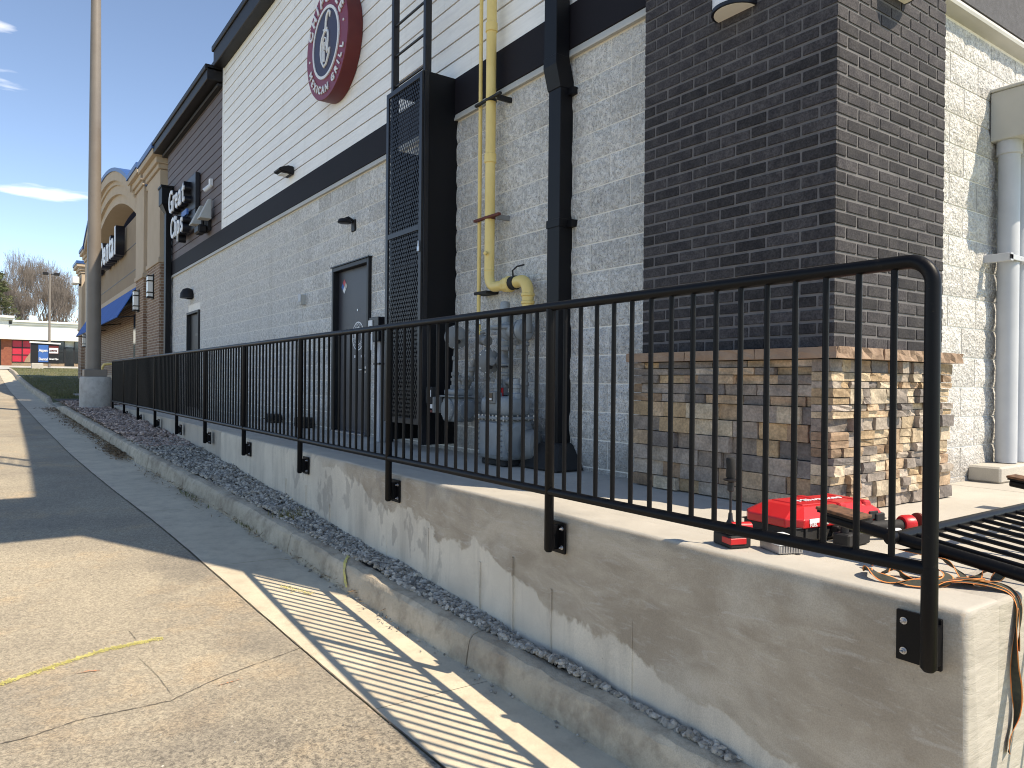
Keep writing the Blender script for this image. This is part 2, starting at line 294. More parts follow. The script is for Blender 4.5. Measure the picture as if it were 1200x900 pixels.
# ---------------------------------------------------------------- mesh helpers
class MB:
    def __init__(s): s.v = []; s.f = []
    def quad(s, *p):
        i = len(s.v); s.v += [tuple(q) for q in p]; s.f.append(tuple(range(i, i+len(p)))); return s
    def box(s, x0, x1, y0, y1, z0, z1):
        i = len(s.v); s.v += [(x0, y0, z0), (x1, y0, z0), (x1, y1, z0), (x0, y1, z0), (x0, y0, z1), (x1, y0, z1), (x1, y1, z1), (x0, y1, z1)]
        s.f += [tuple(i+k for k in q) for q in ((0, 3, 2, 1), (4, 5, 6, 7), (0, 1, 5, 4), (1, 2, 6, 5), (2, 3, 7, 6), (3, 0, 4, 7))]; return s
    def obox(s, c, u, v, w):       # centre and three half-axis vectors
        c = Vector(c); u = Vector(u); v = Vector(v); w = Vector(w)
        if u.cross(v).dot(w) < 0: w = -w
        i = len(s.v)
        for a, b, d in ((-1, -1, -1), (1, -1, -1), (1, 1, -1), (-1, 1, -1), (-1, -1, 1), (1, -1, 1), (1, 1, 1), (-1, 1, 1)):
            s.v.append(tuple(c+u*a+v*b+w*d))
        s.f += [tuple(i+k for k in q) for q in ((0, 3, 2, 1), (4, 5, 6, 7), (0, 1, 5, 4), (1, 2, 6, 5), (2, 3, 7, 6), (3, 0, 4, 7))]; return s
    def tube(s, pts, r, n=10, cap=True):
        pts = [Vector(p) for p in pts]; m = len(pts); rr = r if isinstance(r, (list, tuple)) else [r]*m
        t0 = (pts[1]-pts[0]).normalized(); a = Vector((0, 0, 1)) if abs(t0.z) < .9 else Vector((1, 0, 0))
        u = t0.cross(a).normalized(); base = len(s.v)
        for k in range(m):
            if k == 0: t = t0
            elif k == m-1: t = (pts[k]-pts[k-1]).normalized()
            else: t = ((pts[k+1]-pts[k]).normalized()+(pts[k]-pts[k-1]).normalized()).normalized()
            u = (u-t*u.dot(t)).normalized(); w = t.cross(u)
            for j in range(n):
                q = 2*pi*j/n; s.v.append(tuple(pts[k]+(u*cos(q)+w*sin(q))*rr[k]))
        for k in range(m-1):
            for j in range(n):
                a0 = base+k*n+j; a1 = base+k*n+(j+1) % n; s.f.append((a0, a1, a1+n, a0+n))
        if cap:
            s.f.append(tuple(base+j for j in reversed(range(n)))); s.f.append(tuple(base+(m-1)*n+j for j in range(n)))
        return s
    def lathe(s, prof, c, ax=(0, 0, 1), n=16, a0=0, a1=2*pi):
        c = Vector(c); ax = Vector(ax).normalized(); a = Vector((0, 0, 1)) if abs(ax.z) < .9 else Vector((1, 0, 0))
        u = ax.cross(a).normalized(); w = ax.cross(u); base = len(s.v); m = len(prof)
        for r, h in prof:
            for j in range(n):
                q = 2*pi*j/n; s.v.append(tuple(c+ax*h+(u*cos(q)+w*sin(q))*max(r, 1e-4)))
        for k in range(m-1):
            for j in range(n):
                b0 = base+k*n+j; b1 = base+k*n+(j+1) % n; s.f.append((b0, b1, b1+n, b0+n))
        s.f.append(tuple(base+j for j in reversed(range(n)))); s.f.append(tuple(base+(m-1)*n+j for j in range(n)))
        return s
    def prism(s, pts, d):          # planar outline (3D points) pushed along d
        d = Vector(d); n = len(pts); i = len(s.v); P = [Vector(p) for p in pts]
        nor = sum(((P[k]-P[0]).cross(P[(k+1) % n]-P[0]) for k in range(n)), Vector())
        if nor.dot(d) > 0: P.reverse()
        s.v += [tuple(p) for p in P]+[tuple(p+d) for p in P]
        s.f.append(tuple(i+k for k in range(n))); s.f.append(tuple(i+n+k for k in reversed(range(n))))
        for k in range(n): s.f.append((i+k, i+n+k, i+n+(k+1) % n, i+(k+1) % n))
        return s
    def mesh(s, name, m, org=(0, 0, 0), smooth=None, bevel=0, seg=1):
        me = bpy.data.meshes.new(name); o = org
        me.from_pydata([(a-o[0], b-o[1], c-o[2]) for a, b, c in s.v], [], s.f)
        if bevel:
            bm = bmesh.new(); bm.from_mesh(me)
            es = [e for e in bm.edges if len(e.link_faces) == 2 and e.calc_face_angle(0) > .5]
            bmesh.ops.bevel(bm, geom=es, offset=bevel, segments=seg, affect='EDGES', profile=.5); bm.to_mesh(me); bm.free()
        if m: me.materials.append(m)
        if smooth is not None:
            for p in me.polygons: p.use_smooth = True
            me.set_sharp_from_angle(angle=radians(smooth))
        me.update(); return me
def worg(o):
    v = Vector((0, 0, 0))
    while o: v += o.location; o = o.parent
    return v
def link(name, me, parent=None, loc=(0, 0, 0)):
    o = bpy.data.objects.new(name, me); col.objects.link(o); o.location = loc
    if parent: o.parent = parent
    return o
def part(name, mb, m, parent, smooth=None, bevel=0, seg=1, kind=None, label=None):
    o = link(name, mb.mesh(name, MT[m] if isinstance(m, str) else m, worg(parent) if parent else (0, 0, 0), smooth, bevel, seg), parent)
    if kind: o['kind'] = kind
    if label: o['label'] = label
    return o
def thing(name, label, cat, loc=(0, 0, 0), group=None):
    o = link(name, None, None, loc); o['label'] = label; o['category'] = cat
    if group: o['group'] = group
    return o
def tagged(name, mb, m, label, cat, smooth=None, bevel=0, group=None, kind=None, loc=None):
    o = link(name, mb.mesh(name, MT[m] if isinstance(m, str) else m, loc or (0, 0, 0), smooth, bevel), None, loc or (0, 0, 0))
    if label: o['label'] = label
    if cat: o['category'] = cat
    if group: o['group'] = group
    if kind: o['kind'] = kind
    return o
def struct(name, mb, m, smooth=None, bevel=0, kind='structure', label=None):
    o = link(name, mb.mesh(name, MT[m] if isinstance(m, str) else m, (0, 0, 0), smooth, bevel)); o['kind'] = kind
    if label: o['label'] = label
    return o
def copypart(src, parent, dloc, name=None):
    o = src.copy(); col.objects.link(o); o.parent = parent; o.location = src.location+Vector(dloc); return o
def arc(c, u, v, r, a0, a1, n=6):
    c = Vector(c); u = Vector(u); v = Vector(v)
    return [c+u*(r*cos(a0+(a1-a0)*k/n))+v*(r*sin(a0+(a1-a0)*k/n)) for k in range(n+1)]
def textmesh(body, size, depth, m, org, right, up, align='LEFT', shear=0, sx=1., name='lettering', bold=0):
    cu = bpy.data.curves.new('t', 'FONT'); cu.body = body; cu.size = size; cu.extrude = depth/2; cu.align_x = align
    cu.shear = shear; cu.offset = bold; cu.resolution_u = 3
    o = bpy.data.objects.new('t', cu); col.objects.link(o); bpy.context.view_layer.update()
    dg = bpy.context.evaluated_depsgraph_get(); me = bpy.data.meshes.new_from_object(o.evaluated_get(dg))
    bpy.data.objects.remove(o); bpy.data.curves.remove(cu)
    r = Vector(right).normalized(); u = Vector(up).normalized(); n = r.cross(u); org = Vector(org)
    for v in me.vertices: v.co = org+r*(v.co.x*sx)+u*v.co.y+n*v.co.z
    me.materials.clear(); me.materials.append(MT[m]); me.name = name; return me
def tpart(name, parent, *a, **k):
    me = textmesh(*a, name=name, **k); w = worg(parent)
    for v in me.vertices: v.co -= w
    return link(name, me, parent)
def interp(x, xs, ys):
    if x <= xs[0]: return ys[0]+(ys[1]-ys[0])*(x-xs[0])/(xs[1]-xs[0])
    for i in range(len(xs)-1):
        if x <= xs[i+1]: return ys[i]+(ys[i+1]-ys[i])*(x-xs[i])/(xs[i+1]-xs[i])
    return ys[-1]
def smooth_interp(x, xs, ys, h=.6):
    return sum(interp(x+h*d, xs, ys) for d in (-1, -.5, 0, .5, 1))/5
# ---------------------------------------------------------------- lie of the land
GY = [-60, -5, 0, 2.47, 3.87, 5.1, 7, 10, 14, 18, 25, 33, 40, 45, 50, 60, 75, 95, 300]
GD = [3.6, 1.78, 1.605, 1.515, 1.455, 1.395, 1.285, 1.14, 1.01, .91, .76, .55, .3, .1, -.15, -.45, -.8, -1.02, -3.5]
KY = [-20, 1.7, 2.3, 3.6, 4.7, 6.4, 7.75, 9.2, 11.8, 15.75, 18.7, 25, 34, 45, 58, 62]
KX = [3.3, 2.10, 2.065, 1.985, 1.93, 1.838, 1.74, 1.62, 1.49, 1.39, 1.34, 1.25, 1.1, .95, .80, .72]
def gz(y): return EYE-smooth_interp(y, GY, GD, .9)
def kx(y): return smooth_interp(y, KY, KX, .9)
def strip(mb, ys, fx0, fx1, fz0, fz1=None, nx=1):
    fz1 = fz1 or fz0; b = len(mb.v)
    for y in ys:
        for j in range(nx+1):
            t = j/nx; mb.v.append((fx0(y)*(1-t)+fx1(y)*t, y, fz0(y)*(1-t)+fz1(y)*t))
    for i in range(len(ys)-1):
        for j in range(nx):
            a = b+i*(nx+1)+j; mb.f.append((a, a+1, a+nx+2, a+nx+1))
    return mb
def frange(a, b, s):
    n = max(1, int(round((b-a)/s))); return [a+(b-a)*k/n for k in range(n+1)]
gys = frange(-60, -4, 4)+frange(-3, 62, 1)+frange(66, 100, 4)+[130, 180, 300]
g = MB(); strip(g, gys, lambda y: -300, lambda y: 300, lambda y: gz(y)-.05, nx=6)
b = len(g.v); g.v += [(-900, 300, 4.09), (900, 300, 4.09), (900, 1600, 6), (-900, 1600, 6)]; g.f.append((b, b+1, b+2, b+3))
struct('ground', g, 'drygrass')
jx = lambda y: kx(y)-.61
struct('road', strip(MB(), frange(-60, -4, 4)+frange(-3, 62, .5), lambda y: -26, jx, gz, nx=4), 'road')
# gutter pan in bays with a thin joint between them
pan = link('gutter', None); pan['kind'] = 'structure'
ys = [-12, -8, -5, -2, .4, 3.05, 5.6, 7.6, 9.4, 11.6, 13.6, 15.8, 18, 20.5, 23]+frange(26, 61, 3.5)
for a_, b_ in zip(ys[:-1], ys[1:]):
    yy = frange(a_+.0018, b_-.0018, .5)
    part('gutter_bay', strip(MB(), yy, lambda y: jx(y)+.006, lambda y: kx(y)+.02, lambda y: gz(y)+.004, lambda y: gz(y)-.008, nx=2), 'pan', pan)
strip_ = strip(MB(), frange(-12, 61, .12), lambda y: jx(y)+.002-random.random()*.0035, lambda y: jx(y)+.006+random.random()*.004, lambda y: gz(y)+.0055)
part('joint_dirt', strip_, 'crack', pan)
# rolled kerb, cast in lengths
kerb = link('kerb', None); kerb['kind'] = 'structure'
prof = [(0, -.06), (.014, .05), (.026, .115), (.034, .140), (.050, .157), (.078, .164), (.128, .166), (.146, .158), (.152, .08), (.152, -.06)]
def kerb_section(y0, y1, hs=1., he=1.):
    mb = MB(); yy = frange(y0, y1, .09); n = len(prof)
    for i, y in enumerate(yy):
        t = i/(len(yy)-1); h = (hs*(1-t)+he*t)
        e = .006 if i in (0, len(yy)-1) else 0
        for px, pz in prof:
            w = random.uniform(-.0045, .0045)
            mb.v.append((kx(y)+px+w+(e if px < .09 else -e), y, gz(y)+(pz-e*(pz > 0))*(h if pz > 0 else 1)+w))
    for i in range(len(yy)-1):
        for j in range(n-1):
            a = i*n+j; mb.f.append((a, a+n, a+n+1, a+1))
    mb.f.append(tuple(range(n))); mb.f.append(tuple((len(yy)-1)*n+j for j in reversed(range(n))))
    part('kerb_section', mb, 'kerb', kerb, smooth=28)
ks = [-9, -5, -1.5, .9, 3.25, 5.7, 7.3, 8.6, 9.5, 10.2, 11.0, 11.9, 12.9, 14.3, 16.2, 18.4, 20.6]
for a_, b_ in zip(ks[:-1], ks[1:]): kerb_section(a_+.004, b_-.004)
kerb_section(20.6, 22.6, 1, .15)
kerb_section(22.6, 24.6, .15, .15); kerb_section(24.6, 25.6, .15, 1); kerb_section(25.6, 27, 1, 1); 
for y in frange(27, 57, 3)[:-1]: kerb_section(y+.005, y+2.995)
# ground behind the kerb
back = lambda y: kx(y)+.145
zwall = lambda y: interp(y, [1.7, 2.06, 2.6, 3.5, 4.7, 8, 10, 13.6, 17.6, 24], [-.785, -.77, -.745, -.665, -.605, -.405, -.325, -.215, -.10, 0])
bed = MB(); strip(bed, frange(-3, 24.5, .3), back, lambda y: 2.262 if y < 19.2 else 3.6, lambda y: gz(y)+.150, lambda y: zwall(y)-.012, nx=3)
struct('gravel_bed', bed, 'earth')
lawn = MB(); strip(lawn, frange(24.5, 62, .7), back, lambda y: 40 if y > 44 else 3.6, lambda y: gz(y)+.01+.14*min(1, max(0, (y-24.5)/1.0)), lambda y: gz(y)+.03+.14*min(1, max(0, (y-24.5)/1.0)), nx=6)
struct('lawn', lawn, 'grass')
struct('path', MB().quad((kx(23)+.1, 22.4, gz(22.4)+.03), (3.5, 22.4, gz(22.4)+.20), (3.5, 24.9, gz(24.9)+.185), (kx(24)+.1, 24.9, gz(24.9)+.03)), 'pan')
struct('side_path', MB().quad((2.05, 26.0, gz(26)+.175), (3.5, 26.0, gz(26)+.185), (3.5, 27.3, gz(27.3)+.185), (2.05, 27.3, gz(27.3)+.175)), 'slab')
st = MB(); strip(st, frange(61.5, 82, 1.5), lambda y: -80, lambda y: 80, lambda y: gz(y)+.02, nx=2); struct('cross_street', st, 'street')
k2 = MB(); strip(k2, [82, 82.4], lambda y: -80, lambda y: 80, lambda y: gz(82)+.14); k2.quad((-80, 82, gz(82)), (80, 82, gz(82)), (80, 82, gz(82)+.14), (-80, 82, gz(82)+.14)); struct('far_kerb', k2, 'street')
# survey paint, cracks
def ribbon(pts, w, jag=.3, lift=.004, seg=.05):
    mb = MB(); P = []
    for a_, b_ in zip(pts[:-1], pts[1:]):
        n = max(1, int((Vector(b_)-Vector(a_)).length/seg))
        for k in range(n): P.append(Vector(a_).lerp(Vector(b_), k/n))
    P.append(Vector(pts[-1]))
    for i, p in enumerate(P):
        d = (P[min(i+1, len(P)-1)]-P[max(i-1, 0)]).normalized(); nn = Vector((-d.y, d.x))
        taper = min(1, .25+.5*min(i, len(P)-1-i))
        w0 = w*(1+random.uniform(-jag, jag))*taper; w1 = w*(1+random.uniform(-jag, jag))*taper
        off = nn*random.uniform(-jag, jag)*w*.8
        for s_, ww in ((1, w0), (-1, w1)):
            q = p+nn*s_*ww/2+off; mb.v.append((q.x, q.y, gz(q.y)+lift))
    for i in range(len(P)-1): mb.f.append((2*i, 2*i+1, 2*i+3, 2*i+2))
    return mb
roadp = bpy.data.objects['road']
def sprayed(pts, w, n, m, par, label, lift=.0045):
    # aerosol paint: many tiny flecks, dense along the middle of the stroke
    P = [Vector(p) for p in pts]; L = [(b-a).length for a, b in zip(P[:-1], P[1:])]; T = sum(L); mb = MB()
    for _ in range(n):
        t = random.uniform(0, T); i = 0
        while i < len(L)-1 and t > L[i]: t -= L[i]; i += 1
        d = (P[i+1]-P[i]).normalized(); nn = Vector((-d.y, d.x)); q = P[i]+d*t+nn*random.gauss(0, w*.33)
        s_ = random.uniform(.0012, .0052)*(1.2-min(1, abs(random.gauss(0, .5)))); a = random.uniform(0, 6.28)
        pts_ = []
        for k in range(5): r = s_*random.uniform(.6, 1.3); pts_.append((q.x+r*cos(a+1.2566*k), q.y+r*1.6*sin(a+1.2566*k)))
        mb.quad(*[(x_, y_, gz(y_)+lift) for x_, y_ in pts_])
    return part('survey_line', mb, m, par, kind='stuff', label=label)
sprayed([(.034-.5, 3.95), (.034, 4.167), (.242, 4.262), (.475, 4.359), (.765, 4.385)], .034, 3000, 'sprayp', roadp, 'yellow sprayed survey line')
part('survey_mark', ribbon([(.34, 4.12), (.39, 4.12), (.441, 4.109)], .022, .5), 'orange', roadp, label='faded orange sprayed mark')
part('survey_mark', ribbon([(.88, 3.647), (1.0, 3.66)], .012, .6), 'orange', roadp, label='small rusty orange mark')
for pts, w in (([(-.8, 3.45), (.031, 3.553), (.145, 3.565), (.3, 3.612), (.494, 3.606), (.665, 3.60), (.878, 3.718), (1.034, 3.776), (1.25, 3.846), (1.40, 3.90)], .0045),
               ([(.628, 4.607), (.645, 4.425)], .003), ([(.99, 4.846), (1.172, 4.766), (1.325, 4.746)], .003),
               ([(.613, 4.2), (.663, 3.9), (.68, 3.676)], .002)):
    part('crack', ribbon(pts, w, .9, .0035, .02), 'crack', roadp)
sprayed([(1.60, 4.95), (1.66, 4.82), (1.717, 4.70)], .05, 220, 'sprayp', pan, 'faint yellow spray on the gutter', .003)
mb = MB()
km = [(0.0, .03), (.012, .06), (.025, .12), (.05, .155), (.085, .17), (.12, .171)]
for i, (dx, dz) in enumerate(km):
    yy = 4.62+.22*i/5; w = .016+.008*(i % 2)
    mb.v += [(kx(yy)+dx-.004, yy-w, gz(yy)+dz+.005), (kx(yy)+dx-.004, yy+w, gz(yy)+dz+.005)]
for i in range(5): mb.f.append((2*i, 2*i+1, 2*i+3, 2*i+2))
part('survey_mark', mb, 'spray', kerb, label='yellow spray stroke up the kerb')

# ---------------------------------------------------------------- loose stone, leaves, grass
ICO = []
def ico():
    t = (1+5**.5)/2
    v = [(-1, t, 0), (1, t, 0), (-1, -t, 0), (1, -t, 0), (0, -1, t), (0, 1, t), (0, -1, -t), (0, 1, -t), (t, 0, -1), (t, 0, 1), (-t, 0, -1), (-t, 0, 1)]
    f = [(0, 11, 5), (0, 5, 1), (0, 1, 7), (0, 7, 10), (0, 10, 11), (1, 5, 9), (5, 11, 4), (11, 10, 2), (10, 7, 6), (7, 1, 8), (3, 9, 4), (3, 4, 2), (3, 2, 6), (3, 6, 8), (3, 8, 9), (4, 9, 5), (2, 4, 11), (6, 2, 10), (8, 6, 7), (9, 8, 1)]
    l = sqrt(1+t*t); return [Vector(p)/l for p in v], f
IV, IF = ico()
def octa():
    return [Vector(p) for p in ((1, 0, 0), (-1, 0, 0), (0, 1, 0), (0, -1, 0), (0, 0, 1), (0, 0, -1))], [(0, 2, 4), (2, 1, 4), (1, 3, 4), (3, 0, 4), (2, 0, 5), (1, 2, 5), (3, 1, 5), (0, 3, 5)]
def stones(name, label, m, n, ysamp, xr, smin, smax, zf, ang=.45, kindv=True, smooth=None):
    V = []; F = []
    for _ in range(n):
        y = ysamp(); a, b = xr(y)
        if b-a < .01: continue
        x = random.uniform(a, b); s = random.uniform(smin, smax); bv, bf = (IV, IF)
        R = Matrix.Rotation(random.uniform(0, 6.28), 3, 'Z') @ Matrix.Rotation(random.uniform(-.8, .8), 3, 'X')
        sc_ = Vector((random.uniform(.7, 1.3), random.uniform(.6, 1.), random.uniform(.45, .8)))*s
        p = Vector((x, y, zf(x, y)+random.uniform(-.1, .8)*s)); i0 = len(V)
        for q in bv:
            j = 1+random.uniform(-ang, ang)*.6
            w = R @ Vector((q.x*sc_.x*j, q.y*sc_.y*j, q.z*sc_.z*j)); V.append((p.x+w.x, p.y+w.y, p.z+w.z))
        F += [(i0+a_, i0+b_, i0+c_) for a_, b_, c_ in bf]
    me = bpy.data.meshes.new(name); me.from_pydata(V, [], F); me.materials.append(MT[m])
    if smooth:
        for p in me.polygons: p.use_smooth = True
    o = link(name, me); o['kind'] = 'stuff'; o['label'] = label; return o
zbed = lambda x, y: (gz(y)+.162)*(1-min(1, max(0, (x-back(y))/(2.26-back(y)))))+zwall(y)*min(1, max(0, (x-back(y))/(2.26-back(y))))+.025*max(0, sin(3.1*y)+sin(7.3*y+x*9))*(.5)
wallx = lambda y: 2.26 if y < 9.3 else 2.31
stones('crushed_gravel', 'crushed grey stone between the kerb and the retaining wall', 'gravel', 9500,
       lambda: 1.7+10.3*random.random()**.9, lambda y: (back(y)-.02 if y > 2.4 else 2.2, wallx(y)-.005), .010, .022, zbed)
stones('river_pebbles', 'pinkish tan pebbles around the light pole footing', 'pebble', 7500,
       lambda: 10.8+12.0*random.random()**.85, lambda y: (back(y)+.01, 2.3 if y < 18.6 else 3.4), .016, .034, zbed, .2, smooth=True)
stones('gutter_grit', 'small grey stones strewn along the gutter', 'gravel', 170, lambda: 2.2+random.random()*9,
       lambda y: (kx(y)-.10*random.random(), kx(y)+.01), .004, .012, lambda x, y: gz(y)-.004)
def litter(name, label, m, spots, n, size, w=.3, kind='stuff'):
    mb = MB()
    for k in range(n):
        sx_, sy_, ex, ey = random.choice(spots)
        x = random.gauss(sx_, ex); y = random.gauss(sy_, ey); x = min(x, kx(y)+.0) if x < kx(y)+.08 else x
        z = gz(y)+.02+abs(random.gauss(0, .012)) if x <= kx(y)+.01 else gz(y)+.19
        a = random.uniform(0, 6.28); l = random.uniform(.6, 1.4)*size; u = Vector((cos(a), sin(a), random.uniform(-.3, .5)))*l; v = Vector((-sin(a), cos(a), random.uniform(-.4, .4)))*l*w
        p = Vector((x, y, z)); mb.quad(p-u, p-v, p+u, p+v)
    return tagged(name, mb, m, label, None, kind=kind)
stones('road_grit', 'loose grit scattered over the worn asphalt', 'gravel', 420, lambda: 2.2+random.random()**1.5*7, lambda y: (-.6, jx(y)), .002, .0055, lambda x, y: gz(y)+.001)
litter('fallen_leaves', 'dead brown leaves heaped in the gutter by the light pole', 'leaf',
       [(1.25, 21.5, .12, .6), (1.30, 18.5, .10, 1.2), (1.36, 16.2, .09, 1.0), (1.42, 14.2, .07, .8), (1.42, 12.2, .06, .5), (1.46, 11.7, .06, .4)], 2600, .030)
litter('gutter_straw', 'dry grass straw lying against the kerb', 'leaf',
       [(1.60, 8.8, .05, .5), (1.67, 7.9, .04, .3), (1.80, 6.6, .02, .5), (1.53, 9.6, .05, .3), (1.93, 4.9, .02, .4)], 420, .035, .08)
def blades(name, label, m, n, f, h, kind='stuff'):
    mb = MB()
    for k in range(n):
        x, y, z = f(); a = random.uniform(0, 6.28); l = h*random.uniform(.5, 1.3); w = h*.07+.002
        d = Vector((cos(a), sin(a), 0)); t = Vector((random.gauss(0, .35), random.gauss(0, .35), 1))*l
        p = Vector((x, y, z)); mb.quad(p-d*w, p+d*w, p+t)
    return tagged(name, mb, m, label, None, kind=kind)
def lawnpt():
    y = 24.8+34*random.random()**1.3; x = random.uniform(back(y)+.02, 3.5 if y < 43 else 6.5)
    while 26 < y < 27.3 and x > 2.05: x = random.uniform(back(y)+.02, 2.05)
    return x, y, gz(y)+.15
blades('lawn_blades', 'short green lawn blades beyond the pole', 'blade', 15000, lawnpt, .075)
def clumpgen(cx, cy, r, z): return lambda: (random.gauss(cx, r), random.gauss(cy, r), z(cy))
tuft = blades('grass_tuft', 'yellowing grass tuft growing out of the grey gravel', 'blade', 160, clumpgen(2.10, 6.2, .07, lambda y: gz(y)+.16), .06)
blades('gutter_weeds', 'small weeds in the gutter joint under the kerb', 'blade', 150, lambda: random.choice([(random.gauss(1.82, .02), random.gauss(6.7, .25), gz(6.7)+.005), (random.gauss(1.66, .02), random.gauss(8.2, .3), gz(8.2)+.005)]), .035)

# ---------------------------------------------------------------- retaining wall and walkway
rw = thing('retaining_wall', 'long grey concrete wall under the railing with troweled skim coat', 'wall', (2.25, 9, 0))
mb = MB()
CR = [(2.25+.022*(1-sin(a)), .945+.022*(1-cos(a))) for a in [pi/2*k/5 for k in range(6)]]
yy = [c_[1] for c_ in CR]+frange(1.05, 9.3, .16); zz = [-1.5, -1.1, -.9, -.75, -.6, -.45, -.3, -.16, -.05, -.018, -.004]
def wx(y, z): return 2.25+.004*sin(2.1*y+1)+.003*sin(5*y+4*z)+random.uniform(-.0012, .0012)
for q_, y in enumerate(yy):
    e = random.uniform(-.003, .003) if q_ > 5 else 0; rx = CR[q_][0]-2.25 if q_ < 6 else 0; rz = -.45*rx
    for z in zz: mb.v.append((wx(y, z)+rx+(.006 if z > -.03 else 0)+(.010 if z > -.01 else 0), y+random.uniform(-.0012, .0012)*(q_ < 6), z+e*(z > -.1)+(rz if z > -.03 else 0)))
    mb.v.append((2.275+rx*.5, y, 0+e*.3+rz)); mb.v.append((2.46, y, 0+rz))
n = len(zz)+2
for i in range(len(yy)-1):
    for j in range(n-1): a = i*n+j; mb.f.append((a, a+n, a+n+1, a+1))
b = len(mb.v); mb.v += [(2.46, .945, -1.5), (2.46, 9.3, -1.5)]
mb.f.append(tuple(range(0, n))+(b,)); mb.f.append(tuple((len(yy)-1)*n+j for j in reversed(range(n)))+(b+1,))
npo = part('near_pour', mb, 'wall', rw, smooth=60); npo.data.materials.append(MT['end'])
for f_ in npo.data.polygons:
    if abs(f_.normal.y) > .62 and f_.center.y < 1: f_.material_index = 1
part('far_pour', MB().box(2.285, 2.46, 9.306, 19.2, -1.2, -.003), 'wall', rw, bevel=.006)
for y in [2.27, 2.83, 3.16, 3.48, 4.08, 4.68, 5.21, 5.75, 6.3, 6.85, 7.45, 8.05, 8.7]:
    h = random.uniform(-.34, -.2) if y > 4 else random.uniform(-.36, -.26); mb = MB(); zc = -1.1; pts = []
    while zc < h: pts.append(zc); zc += .09
    for q in pts:
        w = random.uniform(.003, .006); x0 = 2.2445+random.uniform(-.001, .001)
        mb.v += [(x0, y-w+random.uniform(-.002, .002), q), (x0, y+w, q), (2.262, y+w, q), (2.262, y-w, q)]
    for i in range(len(pts)-1):
        for j in range(4): a = 4*i+j; c_ = 4*i+(j+1) % 4; mb.f.append((a, c_, c_+4, a+4))
    part('form_seam', mb, 'wall', rw)
# the lit end of the platform, with a broomed render
ew = thing('end_wall', 'sunlit rendered end of the concrete platform at the near corner', 'wall', (3.5, 1, 0))
mb = MB(); xx = frange(2.46, 12, .3)
mb.prism([(2.4605, 1.147, -1.6), (2.4605, .945, -1.6), (2.4605, .945, -.018), (2.4605, .949, -.009), (2.4605, .957, -.004), (2.4605, .97, -.0015), (2.4605, 1.147, -.0015)], (9.5, 0, 0)); part('render_face', mb, 'end', ew)
wk = MB(); wk.box(2.455, 3.52, 1.15, 19.2, -.25, -.004); 
walk = link('walkway', None); walk['kind'] = 'structure'
for a_, b_ in ((1.148, 3.6), (3.606, 6.1), (6.106, 8.7), (8.706, 11.3), (11.306, 13.9), (13.906, 16.5), (16.506, 19.2)):
    part('slab', MB().box(2.462, 3.56, a_, b_, -.25, -.004), 'slab', walk, bevel=.004)
for a_, b_ in ((3.564, 5.1), (5.106, 7.2), (7.206, 12)):
    part('slab', MB().box(a_, b_, 1.152, 2.40, -.25, -.004), 'slab', walk, bevel=.004)
# ---------------------------------------------------------------- restaurant building
bld = thing('restaurant_building', 'building clad in white lap siding over painted split face block with a charcoal brick corner', 'building', (7, 11, 0))
part('wall_core', MB().box(3.70, 12, 2.287, 19.68, -.4, 6.9), 'mortar', bld)
wsk = MB(); wsk.box(3.4985, 3.70, 2.292, 7.72, -.4, 3.1); wsk.box(3.4985, 3.70, 8.82, 16.16, -.4, 3.1); wsk.box(3.4985, 3.70, 17.30, 19.68, -.4, 3.1); wsk.box(3.4985, 3.70, 7.72, 8.82, 2.03, 3.1); wsk.box(3.4985, 3.70, 16.16, 17.30, 2.07, 3.1)
part('block_backing', wsk, 'mortar', bld); part('siding_shadow_backing', MB().box(3.512, 3.70, 2.300, 19.68, 3.1, 6.9), 'doorf', bld)  # black sheet behind the siding paints the shadow in the board grooves
XF = 3.5
# split-face block: a handful of rough faces shared by all blocks
def blockmesh(L, H, nor, D=.05, nx=7, nz=4, amp=.007):
    # lies in local (along, up); nor 'x' -> face to -X, 'y' -> face to -Y
    mb = MB(); g = []
    for i in range(nx+1):
        for j in range(nz+1):
            edge = i in (0, nx) or j in (0, nz)
            g.append(0 if edge else .006+random.uniform(0, amp))
    def P(a, d, z): return (-d, a, z) if nor == 'x' else (a, -d, z)
    for i in range(nx+1):
        for j in range(nz+1):
            ja = 0 if i in (0, nx) else random.uniform(-.15, .15)*L/nx; jz = 0 if j in (0, nz) else random.uniform(-.15, .15)*H/nz
            mb.v.append(P(L*i/nx+ja, g[i*(nz+1)+j]+.004, H*j/nz+jz))
    for i in range(nx):
        for j in range(nz):
            a = i*(nz+1)+j; q = (a, a+1, a+nz+2, a+nz+1); mb.f.append(q if nor == 'x' else tuple(reversed(q)))
    k = len(mb.v); mb.v += [P(0, -.02, 0), P(L, -.02, 0), P(L, -.02, H), P(0, -.02, H)]
    b0 = [i*(nz+1) for i in range(nx+1)]; b1 = [i*(nz+1)+nz for i in range(nx+1)]; l0 = list(range(nz+1)); l1 = [nx*(nz+1)+j for j in range(nz+1)]
    for loop in (b0+[k+1, k], list(reversed(b1))+[k+3, k+2], list(reversed(l0))+[k, k+3], l1+[k+2, k+1]):
        mb.f.append(tuple(loop) if nor == 'y' else tuple(reversed(loop)))
    return mb
def blkset(nor, L): return [blockmesh(L, .19, nor).mesh('block', MT['cmu']) for _ in range(6)]
BX = blkset('x', .39); BXh = blkset('x', .19); BY = blkset('y', .39); BYh = blkset('y', .19)
holes = [(7.72, 8.82, 0, 2.03), (16.16, 17.30, 0, 2.07)]
far = MB(); nblk = 0
